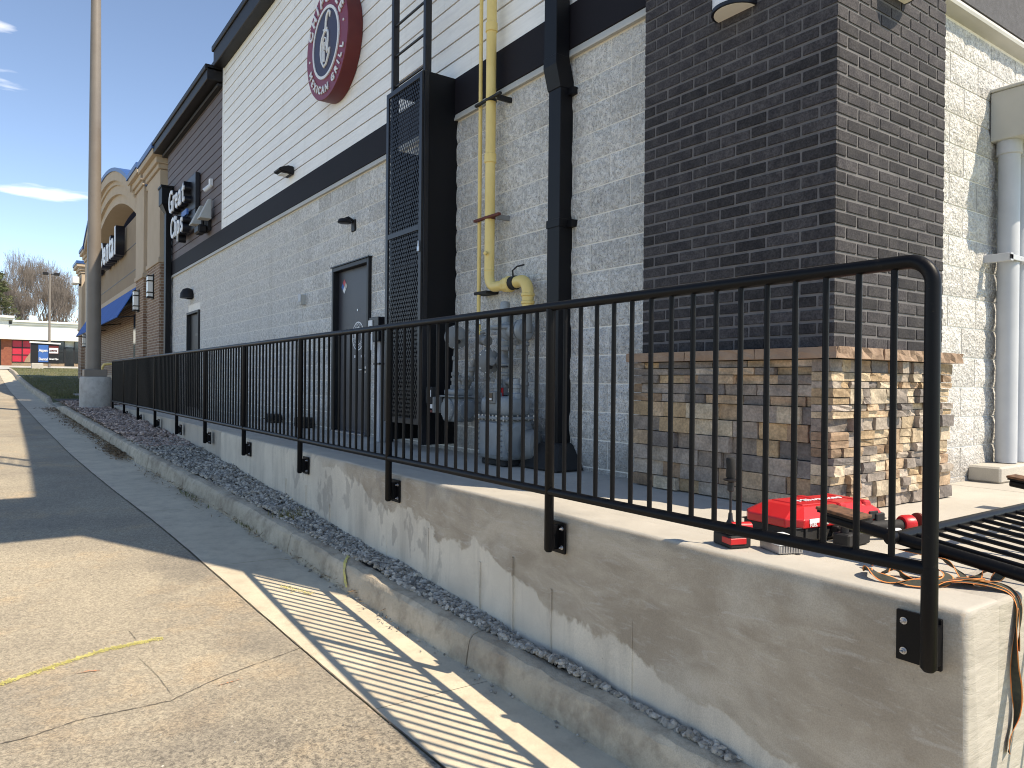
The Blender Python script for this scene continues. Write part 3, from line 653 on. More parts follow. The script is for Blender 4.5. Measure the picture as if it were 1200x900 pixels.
for r in range(-1, 15):
    z0 = .035+.2*r; off = .2 if r % 2 else 0
    y = 3.386+off-.4*(1 if off == 0 else 1)
    while y < 19.68:
        a, b_ = y+.005, y+.395; y += .4
        segs = [(max(a, 3.345), min(b_, 19.68))]
        for h0, h1, hz0, hz1 in holes:
            if z0 < hz1-.03:
                ns = []
                for s0, s1 in segs:
                    if s1 <= h0 or s0 >= h1: ns.append((s0, s1)); continue
                    if s0 < h0-.02: ns.append((s0, h0-.003))
                    if s1 > h1+.02: ns.append((h1+.003, s1))
                segs = ns
        for s0, s1 in segs:
            if s1-s0 < .03: continue
            L = s1-s0
            if s1 < 10.2 and z0 > -.1:
                me = random.choice(BX) if L > .385 else (random.choice(BXh) if abs(L-.19) < .012 else blockmesh(L, .19, 'x', nx=max(2, int(L*16))).mesh('block', MT['cmu']))
                link('block', me, bld, Vector((XF-.002, s0, z0))-bld.location); nblk += 1
            else:
                i0 = len(far.v); t = blockmesh(L, .19, 'x', nx=3, nz=2); far.v += [(v[0]+XF-.002, v[1]+s0, v[2]+z0) for v in t.v]; far.f += [tuple(q+i0 for q in f) for f in t.f]
part('far_blocks', far, 'cmu', bld, kind='stuff')
YS = 2.285
for r in range(-1, 15):
    z0 = .035+.2*r; x = 4.50-(.2 if r % 2 else 0)
    while x < 7.2:
        a, b_ = max(x+.005, 4.49), x+.395; x += .4
        if b_-a < .03: continue
        L = b_-a; me = random.choice(BY) if L > .385 else (random.choice(BYh) if abs(L-.19) < .012 else blockmesh(L, .19, 'y', nx=max(2, int(L*16))).mesh('block', MT['cmu']))
        link('block', me, bld, Vector((a, YS, z0))-bld.location); nblk += 1
print('blocks', nblk)
# band, flashing, siding
mb = MB(); mb.prism([(3.515, 3.34, 3.045), (3.455, 3.34, 3.035), (3.455, 3.34, 3.05), (3.47, 3.34, 3.095), (3.515, 3.34, 3.11)], (0, 16.35, 0)); part('sill_flashing', mb, 'flash', bld)
part('band', MB().box(3.462, 3.52, 3.34, 19.70, 3.098, 3.425), 'band', bld, bevel=.004)
mb = MB(); mb.prism([(4.49, 2.30, 3.05), (4.49, 2.19, 3.055), (4.49, 2.185, 3.075), (4.49, 2.22, 3.13), (4.49, 2.30, 3.14)], (7.5, 0, 0)); part('sill_flashing', mb, 'flash', bld)
part('south_stucco', MB().box(4.49, 12, 2.215, 2.30, 3.14, 6.4), 'band_sunlit', bld)
def lap(y0, y1, z0, z1, m, ex, seams):
    r = 0; z = z0
    while z < z1-.01:
        h = min(ex, z1-z); cuts = [y0]+sorted(s for s in seams[r % len(seams)] if y0+.3 < s < y1-.3)+[y1]
        for a, b_ in zip(cuts[:-1], cuts[1:]):
            mb = MB(); mb.prism([(3.511, a+.0012, z+.007), (3.480, a+.0012, z+.007), (3.486, a+.0012, z+h-.005), (3.511, a+.0012, z+h-.005)], (0, b_-a-.0024, 0)); part('siding_board', mb, m, bld)
        z += ex; r += 1
lap(3.34, 14.30, 3.43, 6.44, 'sidew', .179, [(5.6, 9.3, 13.0), (7.4, 11.1), (4.9, 8.6, 12.2), (6.7, 10.3), (6.1, 9.8, 13.4)])
lap(14.37, 19.70, 3.43, 6.30, 'sideb', .176, [(18.0,), (16.2,), (17.1,)])
part('corner_trim', MB().box(3.47, 3.52, 14.30, 14.365, 3.426, 6.5), 'sidew', bld)
part('siding_trim', MB().box(3.474, 3.52, 3.34, 14.30, 3.425, 3.434), 'eave', bld)
part('eave', MB().box(3.30, 3.60, 3.0, 14.36, 6.43, 6.76), 'eave', bld, bevel=.01)
part('eave', MB().box(3.27, 3.62, 2.99, 14.39, 6.70, 6.80), 'eave', bld, bevel=.01)
part('eave', MB().box(3.20, 3.60, 14.392, 20.0, 6.19, 6.42), 'eave', bld, bevel=.01)
part('eave', MB().box(3.165, 3.62, 14.392, 20.05, 6.37, 6.47), 'eave', bld, bevel=.01)
part('soffit_moulding', MB().box(3.38, 3.60, 14.392, 19.9, 6.10, 6.16), 'eave', bld, bevel=.01)
# service doors
def sdoor(y0, y1, z1, near):
    fr = MB(); fr.box(3.455, 3.60, y0, y0+.05, .0, z1); fr.box(3.455, 3.60, y1-.05, y1, .0, z1); fr.box(3.455, 3.60, y0+.05, y1-.05, z1-.05, z1)
    d = part('service_door', MB().box(3.530, 3.57, y0+.052, y1-.052, .02, z1-.052), 'door' if near else 'doorf', bld, bevel=.002)
    part('door_frame', fr, 'doorf', d, bevel=.003)
    part('threshold', MB().box(3.44, 3.60, y0+.052, y1-.052, .0, .018), 'zinc', d)
    if near:
        part('door_jamb', MB().box(3.515, 3.53, y0+.05, y0+.062, .02, z1-.06), 'blackm', d)
    return d
part('lintel_flashing', MB().box(3.44, 3.50, 7.70, 8.84, 2.032, 2.045), 'blackm', bld)
d1 = sdoor(7.72, 8.82, 2.03, True); d2 = sdoor(16.16, 17.30, 2.07, False)
for z in (.35, 1.1, 1.75): part('hinge', MB().tube([(3.522, 17.235, z-.05), (3.522, 17.235, z+.05)], .012, 8), 'blackm', d2)
part('vent_plate', MB().box(3.522, 3.531, 16.5, 16.75, 1.55, 1.60), 'blackm', d2)
# hazard diamond, round decal, lettering and latch on the near door
dd = MB(); c = Vector((3.5275, 8.59, 1.79)); R_ = Vector((0, -1, 0)); U_ = Vector((0, 0, 1))
def dia(cy, cz, s, m): part('hazard_diamond', MB().quad(c+R_*cy+U_*(cz-s), c+R_*(cy+s)+U_*cz, c+R_*cy+U_*(cz+s), c+R_*(cy-s)+U_*cz), m, d1)
dia(0, .045, .045, 'red'); dia(-.047, 0, .045, 'blue'); dia(.047, 0, .045, 'flash'); dia(0, -.045, .045, 'white')
def ringmb(cx, cy, cz, r0, r1, n=32):
    mb = MB()
    for k in range(n):
        a, b_ = 2*pi*k/n, 2*pi*(k+1)/n
        mb.quad((cx, cy-r0*cos(a), cz+r0*sin(a)), (cx, cy-r1*cos(a), cz+r1*sin(a)), (cx, cy-r1*cos(b_), cz+r1*sin(b_)), (cx, cy-r0*cos(b_), cz+r0*sin(b_)))
    return mb
DC = (3.5275, 8.16, 1.16)
dec = part('round_decal', ringmb(*DC, .158, .172), 'white', d1); part('decal_ring', ringmb(*DC, .098, .106), 'white', dec)
def ringtext(parent, word, ctr, rad, size, a_mid, flip, m, gap, depth=.002, name='lettering', widths=None, bold=0):
    ctr = Vector(ctr); n = len(word); wd = [{'I': .55, ' ': .7, 'M': 1.2, 'L': .9, '.': .5, 'E': .95}.get(ch, 1.) for ch in word]; tot = sum(wd); acc = 0
    for ch, w_ in zip(word, wd):
        t = (acc+w_/2)/tot-.5; acc += w_
        if ch == ' ': continue
        a = a_mid+(gap*tot*t if flip else -gap*tot*t)
        rd = R_*cos(a)+U_*sin(a); tg = (rd.cross(Vector((-1, 0, 0)))) 
        up = rd if not flip else -rd; right = U_*cos(a)-R_*sin(a); right = -right if not flip else right
        org = ctr+rd*(rad if not flip else rad)-up*size*.36
        tpart(name, parent, ch, size, depth, m, org, right, up, align='CENTER', bold=bold)
ringtext(dec, 'CHIPOTLE', DC, .130, .060, pi/2, False, 'white', radians(19))
ringtext(dec, 'MEXICAN GRILL', DC, .130, .045, -pi/2, True, 'white', radians(14))
pm = MB(); pm.tube([(3.525, 8.13, 1.235), (3.525, 8.17, 1.21), (3.525, 8.18, 1.17), (3.525, 8.17, 1.11), (3.525, 8.145, 1.085)], [.006, .02, .028, .024, .006], 8); part('pepper_emblem', pm, 'white', dec)
for yy_ in (8.37, 8.27, 8.235, 8.07, 8.03, 7.995):
    part('faded_print', MB().box(3.5265, 3.5285, yy_-.025, yy_, .905, .935), 'white', d1)
hd = part('door_handle', MB().box(3.505, 3.53, 7.86, 7.91, .72, .80), 'zinc', d1, bevel=.004); part('lever', MB().tube([(3.50, 7.88, .76), (3.475, 7.88, .76), (3.47, 7.98, .755)], .010, 8), 'zinc', hd, smooth=40)
part('peephole', MB().lathe([(.014, 0), (.014, .004)], (3.53, 8.18, 1.47), (-1, 0, 0), 10), 'zinc', d1)

# ---------------------------------------------------------------- brick corner with stone plinth
bp = thing('brick_corner_tower', 'charcoal painted brick corner tower on a stacked stone plinth', 'tower', (3.9, 2.7, 0))
TX0, TX1, TY0, TY1 = 3.37, 4.48, 2.03, 3.335
part('tower_core', MB().box(TX0+.005, TX1, TY0+.005, TY1, -.3, 6.7), 'brickm', bp)
part('tower_cap', MB().box(2.92, 5.0, 1.75, 3.46, 6.7, 7.0), 'eave', bp, bevel=.01)
def bmesh_brick(L, nor, corner=False):
    mb = MB(); H = .0525
    if corner: mb.box(0, L, 0, .098, 0, H)
    elif nor == 'x': mb.box(0, .015, 0, L, 0, H)
    else: mb.box(0, L, 0, .015, 0, H)
    for i, v in enumerate(mb.v): mb.v[i] = (v[0]+random.uniform(-.0012, .0012), v[1]+random.uniform(-.0012, .0012), v[2]+random.uniform(-.0014, .0014))
    return mb.mesh('brick', MT['brick'], bevel=.0022)
brc = {}
def getb(L, nor):
    key = (round(L, 3), nor)
    if key not in brc: brc[key] = [bmesh_brick(L, nor) for _ in range(3 if L > .15 else 2)]
    return random.choice(brc[key])
upper = MB(); nb = 0
for r in range(0, 86):
    z0 = .828+.0677*r; indiv = r < 24
    def put(x, y, L, nor):
        global nb
        x += random.uniform(-.001, .001); zz_ = z0+random.uniform(-.0012, .0012)
        if indiv: link('brick', getb(L, nor), bp, Vector((x, y, zz_))-bp.location); nb += 1
        elif nor == 'x': upper.box(x, x+.015, y, y+L, zz_, zz_+.0525)
        else: upper.box(x, x+L, y, y+.015, zz_, zz_+.0525)
    # facade side: start at the corner (a header or stretcher end shows)
    y = TY0+.0; L0 = .089 if r % 2 else .189; first = True
    while y < TY1-.02:
        L = L0 if first else .1885; first = False
        L = min(L, TY1-y)
        if L > .02: put(TX0, y, round(L, 3), 'x')
        y += L+.0148
    x = TX0+.0155; L0 = .189-.0155 if r % 2 else .089-.0155; first = True
    while x < TX1-.02:
        L = L0 if first else .1885; first = False
        L = min(L, TX1-x)
        if L > .02: put(x, TY0, round(L, 3), 'y')
        x += L+.0148
part('upper_bricks', upper, 'brick', bp, kind='stuff'); print('bricks', nb)
# sill stones
def rockbox(x0, x1, y0, y1, z0, z1, nor, amp=.010, n=None):
    """box whose exposed face (towards -X or -Y) is split and uneven"""
    mb = MB(); L = (y1-y0) if nor == 'x' else (x1-x0); nx = n or max(2, min(5, int(L/.07))); nz = 2
    def P(t, d, s):
        z = z0+(z1-z0)*s
        return (x0+d, y0+(y1-y0)*t, z) if nor == 'x' else (x0+(x1-x0)*t, y0+d, z)
    for i in range(nx+1):
        for j in range(nz+1):
            t = i/nx+(random.uniform(-.3, .3)/nx if 0 < i < nx else 0); s = j/nz+(random.uniform(-.2, .2) if j == 1 else 0)
            mb.v.append(P(t, random.uniform(-amp, amp)*(.6 if j != 1 else 1.), s))
    for i in range(nx):
        for j in range(nz):
            a = i*(nz+1)+j; q = (a, a+1, a+nz+2, a+nz+1); mb.f.append(q if nor == 'x' else tuple(reversed(q)))
    D = (x1-x0) if nor == 'x' else (y1-y0); k = len(mb.v); mb.v += [P(0, D, 0), P(1, D, 0), P(1, D, 1), P(0, D, 1)]
    b0 = [i*(nz+1) for i in range(nx+1)]; b1 = [i*(nz+1)+nz for i in range(nx+1)]; l0 = list(range(nz+1)); l1 = [nx*(nz+1)+j for j in range(nz+1)]
    for loop in (b0+[k+1, k], list(reversed(b1))+[k+3, k+2], list(reversed(l0))+[k, k+3], l1+[k+2, k+1]):
        mb.f.append(tuple(loop) if nor == 'y' else tuple(reversed(loop)))
    return mb
for y0, y1 in ((1.962, 2.42), (2.426, 2.90), (2.906, 3.38)):
    part('sill_stone', rockbox(3.275, 3.40, y0, y1, .768, .822, 'x', .005, 6), 'cap', bp)
for x0, x1 in ((3.282, 3.70), (3.706, 4.14), (4.146, 4.575)):
    part('sill_stone', rockbox(x0, x1, 1.955, 2.06, .768, .824, 'y', .012, 12), 'cap', bp)
# stacked stone
def stack(a0, a1, nor, plane, stk):
    """rows of ledge stones of mixed height between a0..a1"""
    z = 0.002; n = 0
    while z < .755:
        h = random.choice((.04, .05, .06, .075, .09)) if not stk else random.choice((.035, .045, .055, .065, .08))
        if .765-(z+h) < .035: h = .765-z
        a = a0
        while a < a1-.01:
            L = random.uniform(.10, .30) if not stk else random.uniform(.07, .19)
            if a1-(a+L) < .06: L = a1-a
            d = random.choice((0, .004, .012, .020, .028)); m = random.choice(MT['stones'])
            if stk and abs(h-.085) < .02 and random.random() < .35: rows = ((z, h*.45), (z+h*.45, h*.55))
            else: rows = ((z, h),)
            for zz_, hh in rows:
                dd_ = d+random.uniform(-.004, .012)
                if nor == 'x': mb = rockbox(plane-dd_, plane+.09, a+.0022, a+L-.0022, zz_+.0022, zz_+hh-.0022, 'x', .005)
                else: mb = rockbox(a+.002, a+L-.002, plane-dd_, plane+.09, zz_+.002, zz_+hh-.002, 'y', .0065)
                part('stone', mb, m, bp); n += 1
            a += L
        z += h
    return n
part('plinth_core', MB().box(3.37, 4.50, 2.06, 3.34, -.3, .77), 'earth', bp)
ns = stack(2.02, 3.36, 'x', 3.325, 0)
ns += stack(3.305, 4.53, 'y', 2.02, 1); print('stones', ns)
# ---------------------------------------------------------------- railing
RX = 2.18; PY0 = 1.015; DP = 1.75; ZT = 1.0; ZB = .115
rl = thing('steel_railing', 'long black pipe railing bolted to the face of the retaining wall', 'railing', (RX, PY0, 0))
NP = 11; YE = PY0+DP*(NP-1)
top = [(RX, PY0, -.155)]+[(RX, PY0, z) for z in (.2, .6, .93)]
top += [(RX, PY0+.07-.07*cos(a), .93+.07*sin(a)) for a in [pi/2*k/6 for k in range(1, 7)]]
top += [(RX, y, ZT) for y in frange(PY0+.3, YE, 1.0)]
part('top_rail', MB().tube([(RX, PY0, .10), (RX, PY0, .93)]+[(RX, PY0+.07-.07*cos(a), .93+.07*sin(a)) for a in [pi/2*k/8 for k in range(1, 9)]]+[(RX, y, ZT) for y in frange(PY0+.3, YE+.02, 1.0)], .0212, 14), 'black', rl, smooth=50)
part('bottom_rail', MB().tube([(RX, y, ZB+.001*sin(y*2)) for y in frange(PY0, YE, .9)], .0205, 12), 'black', rl, smooth=50)
def postparts(y, first):
    mb = MB(); mb.tube([(RX, y, -.175), (RX, y, -.165), (RX, y, ZT-.012 if not first else .12)], [.014, .0225, .0225], 14)
    p = part('post', mb, 'black', rl, smooth=50)
    mb = MB(); oy = .045 if first else .0
    mb.box(2.232, 2.2435, y-.055+oy, y+.075+oy, -.185, -.035)
    q = part('mounting_plate', mb, 'black', rl, bevel=.0015)
    part('standoff', MB().box(2.19, 2.233, y-.012, y+.012, -.165, -.05), 'black', q)
    for by, bz in ((y+.052+oy, -.065), (y+.052+oy, -.155), (y-.035+oy, -.065), (y-.035+oy, -.155)):
        mb = MB(); mb.lathe([(.011, 0), (.011, .002)], (2.232, by, bz), (-1, 0, 0), 12); mb.lathe([(.0075, .002), (.0075, .008)], (2.232, by, bz), (-1, 0, 0), 6)
        mb.lathe([(.004, .008), (.004, .016), (.002, .018)], (2.232, by, bz), (-1, 0, 0), 8); part('bolt', mb, 'zinc', q)
    return p, q
postparts(PY0, True); pp, pq = postparts(PY0+DP, False)
for k in range(2, NP):
    d = (0, DP*(k-1), 0); copypart(pp, rl, d); q = copypart(pq, rl, d)
    for ch in list(pq.children):
        c_ = ch.copy(); col.objects.link(c_); c_.parent = q
bal = None
for k in range(NP-1):
    for j in range(1, 16):
        y = PY0+DP*k+DP*j/16
        if bal is None: bal = part('baluster', MB().tube([(RX, y, ZB), (RX, y, ZT)], .0102, 8, cap=False), 'black', rl, smooth=50); y00 = y
        else: copypart(bal, rl, (0, y-y00, 0))
# ---------------------------------------------------------------- sconces on the brick corner
def sconce(label, c, nor, along):
    t = thing('wall_sconce', label, 'wall light', c, 'half round sconces on the brick corner'); c = Vector(c); n_ = Vector(nor); a = Vector(along)
    def half(r, z0, z1, m=14):
        pts = [c+a*r*cos(pi*k/m)+n_*r*sin(pi*k/m)+Vector((0, 0, z0)) for k in range(m+1)]
        return MB().prism(pts, (0, 0, z1-z0))
    part('housing', half(.130, .012, .36), 'white', t, smooth=40); part('rim', half(.136, .0, .02), 'blackm', t, smooth=40); part('diffuser', half(.122, -.002, .004), 'lampglass', t, smooth=40)
    part('back_plate', MB().obox(c+n_*.004+Vector((0, 0, .18)), a*.12, n_*.004, Vector((0, 0, .17))), 'blackm', t)
sconce('half round sconce on the shaded side of the brick corner', (TX0, 2.635, 2.70), (-1, 0, 0), (0, 1, 0))
sconce('half round sconce on the sunlit side of the brick corner', (3.885, TY0, 2.70), (0, -1, 0), (1, 0, 0))
# ---------------------------------------------------------------- putty box with grey pipes on the south wall
ob = thing('overflow_box', 'putty coloured metal box on the sunlit block wall above the grey pipes', 'box', (6.0, 2.1, 2.3))
part('casing', MB().box(5.67, 6.6, 1.72, 2.27, 2.34, 2.68), 'scup', ob, bevel=.006); part('lid', MB().box(5.655, 6.62, 1.70, 2.27, 2.68, 2.70), 'scup', ob, bevel=.004)
pg = thing('grey_pipes', 'pair of grey conduits strapped to the sunlit block wall below the putty box', 'pipes', (5.8, 2.15, .1))
for i, (px, py) in enumerate(((5.765, 2.185), (5.94, 2.185))):
    pipe = part('pipe', MB().tube([(px, py, .11), (px, py, 2.34)], .066, 20), 'pvc', pg, smooth=50)
    part('coupling', MB().lathe([(.066, 0), (.078, .005), (.078, .09), (.075, .10)], (px, py, 2.245), (0, 0, 1), 20), 'pvc', pipe, smooth=40)
part('strap', MB().box(5.60, 6.1, 2.105, 2.115, 1.50, 1.535), 'pvc', pg, bevel=.002); part('strap', MB().box(5.60, 5.64, 2.105, 2.28, 1.49, 1.545), 'pvc', pg, bevel=.002)
part('strap', MB().tube([(5.765+.07*cos(a), 2.185-.07*sin(a), 1.517) for a in [pi*k/8 for k in range(9)]], .012, 6), 'zinc', pg, smooth=50)
part('strap_bolt', MB().tube([(5.855, 2.10, 1.517), (5.855, 2.07, 1.517)], .012, 6), 'zinc', pg)
tagged('concrete_footing', MB().box(5.40, 7.2, 2.075, 2.28, -.002, .105), 'slab', 'low concrete curb block under the grey conduits', 'concrete block', bevel=.012)
# ---------------------------------------------------------------- ladder in a locked cage
lc = thing('roof_ladder', 'black roof ladder enclosed below by a locked mesh cage', 'ladder', (3.3, 6.2, 0))
CX, CY0, CY1, CZ0, CZ1 = 3.14, 5.85, 6.58, .24, 3.42
for y in (CY0+.02, CY1-.06): part('stile', MB().box(3.16, 3.225, y, y+.045, .3, 7.55), 'blackm', lc, bevel=.003)
mb0 = None
for k in range(24):
    z = .55+.295*k
    if mb0 is None: mb0 = part('rung', MB().tube([(3.19, CY0+.04, z), (3.19, CY1-.04, z)], .012, 8), 'blackm', lc, smooth=50)
    else: copypart(mb0, lc, (0, 0, .295*k))
for z in (5.0, 6.3): 
    for y in (CY0+.02, CY1-.06): part('wall_bracket', MB().box(3.20, 3.50, y, y+.04, z, z+.05), 'blackm', lc)
part('near_side_panel', MB().box(CX+.05, 3.497, CY0, CY0+.006, .06, CZ1-.0), 'cagem', lc)
part('top_panel', MB().box(CX, 3.495, CY0+.007, CY1-.007, CZ1, CZ1+.008), 'cagem', lc)
part('far_side_panel', MB().box(CX+.05, 3.497, CY1-.006, CY1, .06, 2.9), 'cagem', lc)
part('corner_angle', MB().box(CX+.004, CX+.05, CY0-.004, CY0+.010, .06, CZ1+.004), 'blackm', lc, bevel=.002)
fr = MB(); w = .05
fr.box(CX-.02, CX, CY0, CY0+w, CZ0, CZ1); fr.box(CX-.02, CX, CY1-w, CY1, CZ0, CZ1)
for z in (CZ0, 2.0, CZ1-w): fr.box(CX-.0195, CX-.0005, CY0+w, CY1-w, z, z+w)
door = part('cage_door', fr, 'blackm', lc, bevel=.002)
def expanded(y0, y1, z0, z1, x, dy, dz, m, par, r=.0028):
    mb = MB(); k0 = int((z0-(y1-y0)*dz/dy)/dz)-1
    W = y1-y0; sl = dz/dy
    z = z0-W*sl
    while z < z1:
        for sgn in (1, -1):
            ya, yb = 0., W; za = z; zb = z+W*sl
            t0 = max(0, (z0-za)/(zb-za)); t1 = min(1, (z1-za)/(zb-za))
            if t1-t0 > .02:
                a_ = W*t0; b_ = W*t1; Y0 = y0+a_ if sgn > 0 else y1-a_; Y1 = y0+b_ if sgn > 0 else y1-b_
                p = Vector((x, Y0, za+(zb-za)*t0)); q = Vector((x, Y1, za+(zb-za)*t1)); d = (q-p).normalized(); n_ = Vector((1, 0, 0)).cross(d)
                mb.obox((p+q)/2, (q-p)/2, n_*r, Vector((.0015, 0, 0)))
        z += dz
    return part('mesh_panel', mb, m, par)
expanded(CY0+w, CY1-w, CZ0+w, 2.0, CX-.008, .036, .078, 'blackm', door, .0042)
expanded(CY0+w, CY1-w, 2.0+w, CZ1-w, CX-.008, .036, .078, 'blackm', door, .0042)
pl = tagged('padlock', MB().box(3.105, 3.118, 5.862, 5.90, 1.80, 1.85), 'zinc', 'small silver padlock hanging on the cage door', 'padlock', bevel=.004)
part('shackle', MB().tube([(3.111, 5.870, 1.85), (3.111, 5.870, 1.885), (3.111, 5.881, 1.90), (3.111, 5.892, 1.885), (3.111, 5.892, 1.85)], .004, 6), 'zinc', pl, smooth=50)
# ---------------------------------------------------------------- black box downspouts
ds = thing('black_downspout', 'large square black downspout between the yellow gas pipe and the brick corner', 'downspout', (3.43, 4.25, 0))
part('lower_pipe', MB().box(3.372, 3.497, 4.19, 4.335, .16, 1.80), 'cagem', ds, bevel=.003); part('lower_pipe', MB().box(3.374, 3.495, 4.192, 4.333, 1.80, 2.86), 'cagem', ds, bevel=.003)
part('joint_collar', MB().box(3.366, 3.492, 4.184, 4.341, 1.78, 1.84), 'cagem', ds, bevel=.002)
mb = MB(); mb.prism([(3.368, 4.186, 2.80), (3.325, 4.186, 2.96), (3.325, 4.186, 3.03), (3.45, 4.186, 3.03), (3.495, 4.186, 2.86), (3.495, 4.186, 2.80)], (0, .153, 0)); part('offset', mb, 'cagem', ds, bevel=.002)
part('upper_pipe', MB().box(3.328, 3.453, 4.19, 4.335, 3.0, 6.46), 'cagem', ds, bevel=.003)
for z in (1.78, 2.75): part('wall_bracket', MB().box(3.44, 3.496, 4.13, 4.192, z, z+.05), 'cagem', ds)
mb = MB(); mb.prism([(3.21, 4.02, 0), (3.498, 4.02, 0), (3.498, 4.12, .18), (3.33, 4.12, .18)], (0, .001, 0)); mb = MB()
b_ = [(3.22, 4.02, 0), (3.498, 4.02, 0), (3.498, 4.50, 0), (3.22, 4.50, 0)]; t_ = [(3.345, 4.15, .19), (3.498, 4.15, .19), (3.498, 4.37, .19), (3.345, 4.37, .19)]
mb.v = b_+t_; mb.f = [(0, 1, 2, 3), (7, 6, 5, 4), (0, 4, 5, 1), (1, 5, 6, 2), (2, 6, 7, 3), (3, 7, 4, 0)]; part('boot', mb, 'dark', ds, bevel=.015)
d2_ = thing('corner_downspout', 'black downspout with a conductor head at the far end of the block wall', 'downspout', (3.4, 19.1, 0))
part('pipe', MB().box(3.33, 3.455, 19.0, 19.22, .0, 4.6), 'cagem', d2_, bevel=.003); part('conductor_head', MB().box(3.22, 3.47, 18.92, 19.34, 4.75, 5.18), 'cagem', d2_, bevel=.01)
mb = MB(); mb.v = [(3.33, 19.0, 4.56), (3.46, 19.0, 4.56), (3.46, 19.22, 4.56), (3.33, 19.22, 4.56), (3.23, 18.93, 4.76), (3.465, 18.93, 4.76), (3.465, 19.33, 4.76), (3.23, 19.33, 4.76)]
mb.f = [(0, 3, 2, 1), (4, 5, 6, 7), (0, 1, 5, 4), (1, 2, 6, 5), (2, 3, 7, 6), (3, 0, 4, 7)]; part('funnel', mb, 'cagem', d2_)
part('head_rim', MB().box(3.20, 3.475, 18.90, 19.36, 5.15, 5.20), 'cagem', d2_, bevel=.003)
# ---------------------------------------------------------------- yellow gas pipes
yp = thing('large_gas_pipe', 'thick yellow gas pipe that bends along the wall above the meters', 'pipe', (3.38, 5.12, 1.4))
r1 = .043
run = [(3.38, 5.125, 7.0), (3.38, 5.125, 1.56)]+[(3.38, 5.055+.07*cos(a), 1.49-.07*sin(a)) for a in [pi/2*k/6 for k in range(0, 7)]]+[(3.38, 4.90, 1.42)]
run = [(3.38, 5.125, 7.0), (3.38, 5.125, 1.52)]+[(3.38, 5.025+.10*cos(a), 1.52-.10*sin(a)) for a in [pi/2*k/6 for k in range(1, 7)]]+[(3.38, 4.86, 1.42)]
part('riser', MB().tube(run, r1, 16), 'yellow', yp, smooth=50)
part('union', MB().lathe([(.046, 0), (.058, .004), (.060, .03), (.052, .045), (.066, .05), (.066, .085), (.05, .10)], (3.38, 4.90, 1.42), (0, -1, 0), 10), 'yellow', yp, smooth=30)
part('gasket_wrap', MB().lathe([(.045, 0), (.056, .008), (.050, .035), (.057, .06), (.044, .07)], (3.38, 4.80, 1.425), (0, -1, 0), 14), 'dark', yp, smooth=50)
part('valve_lever', MB().tube([(3.37, 4.765, 1.47), (3.36, 4.76, 1.52), (3.36, 4.70, 1.545), (3.37, 4.62, 1.55)], .007, 6), 'dark', yp, smooth=50)
part('elbow', MB().tube([(3.38, 4.74, 1.425)]+[(3.38, 4.67-.10*sin(a)*.9, 1.33+.10*cos(a)) for a in [pi/2*k/6 for k in range(0, 7)]]+[(3.38, 4.58, 1.25), (3.38, 4.58, 1.17)], .047, 16), 'yellow', yp, smooth=50)
for z in (1.24, 1.30): part('collar', MB().lathe([(.048, 0), (.054, .004), (.054, .022), (.048, .026)], (3.38, 4.58, z), (0, 0, 1), 16), 'yellow', yp, smooth=40)
for z_ in (2.46, 3.55): part('coupling', MB().lathe([(.044, 0), (.051, .004), (.051, .075), (.044, .08)], (3.38, 5.125, z_), (0, 0, 1), 16), 'yellow', yp, smooth=35)
part('weld_seam', MB().lathe([(.0435, 0), (.046, .004), (.0435, .008)], (3.38, 5.125, 1.56), (0, 0, 1), 16), 'yellow', yp, smooth=35)
part('plug', MB().lathe([(.016, 0), (.016, .03), (.01, .034)], (3.34, 5.10, 1.70), (-1, -.3, 0), 10), 'yellow', yp, smooth=40)
def clamp(z, m): 
    c_ = part('pipe_clamp', MB().box(3.333, 3.36, 4.93, 5.31, z, z+.022), m, yp, bevel=.003)
    part('clamp_arm', MB().box(3.36, 3.497, 4.985, 5.01, z-.02, z+.02), 'grey' if m != 'dark' else 'dark', c_)
    part('clamp_band', MB().lathe([(.045, 0), (.049, 0), (.049, .022), (.045, .022)], (3.38, 5.125, z), (0, 0, 1), 14), m, c_)
clamp(1.99, 'redbr'); clamp(2.97, 'dark')
y2 = thing('thin_gas_pipe', 'thin yellow gas line running beside the thick yellow pipe', 'pipe', (3.38, 5.29, 1.2))
part('line', MB().tube([(3.38, 5.285, 7.0), (3.38, 5.285, 1.17)], .0165, 12), 'yellow', y2, smooth=50)
part('line_elbow', MB().tube([(3.38, 5.285, 1.12), (3.38, 5.285, 1.08), (3.38, 5.27, 1.055), (3.38, 5.235, 1.05)], .021, 10), 'yellow', y2, smooth=50)
part('line_union', MB().lathe([(.018, 0), (.026, .006), (.026, .035), (.021, .04), (.021, .05)], (3.38, 5.285, 1.12), (0, 0, 1), 8), 'zinc', y2)
br_ = part('strut', MB().box(3.36, 3.497, 5.14, 5.33, 1.375, 1.40), 'dark', y2)
# ---------------------------------------------------------------- gas meters and regulators
def flange(mb, c, ax, r, h, n=16): mb.lathe([(r, -h/2), (r, h/2)], c, ax, n); return mb
gp = thing('meter_piping', 'grey gas piping with regulators threaded between the two meters', 'piping', (3.3, 4.9, .6))
G = 'grey'
def gpipe(pts, r=.024, n=10): return part('pipe', MB().tube(pts, r, n), G, gp, smooth=50)
def fit(c, ax, r=.034, L=.05): return part('fitting', MB().lathe([(r*.8, -L/2), (r, -L/2+.006), (r, L/2-.006), (r*.8, L/2)], c, ax, 12), G, gp, smooth=35)
gpipe([(3.38, 4.58, 1.18), (3.38, 4.58, 1.02)], .036, 14)
part('valve_body', MB().lathe([(.05, -.14), (.075, -.13), (.075, -.09), (.05, -.08), (.06, -.03), (.06, .04), (.085, .05), (.085, .07)], (3.36, 4.70, 1.04), (0, -1, 0), 16), 'meter', gp, smooth=35)
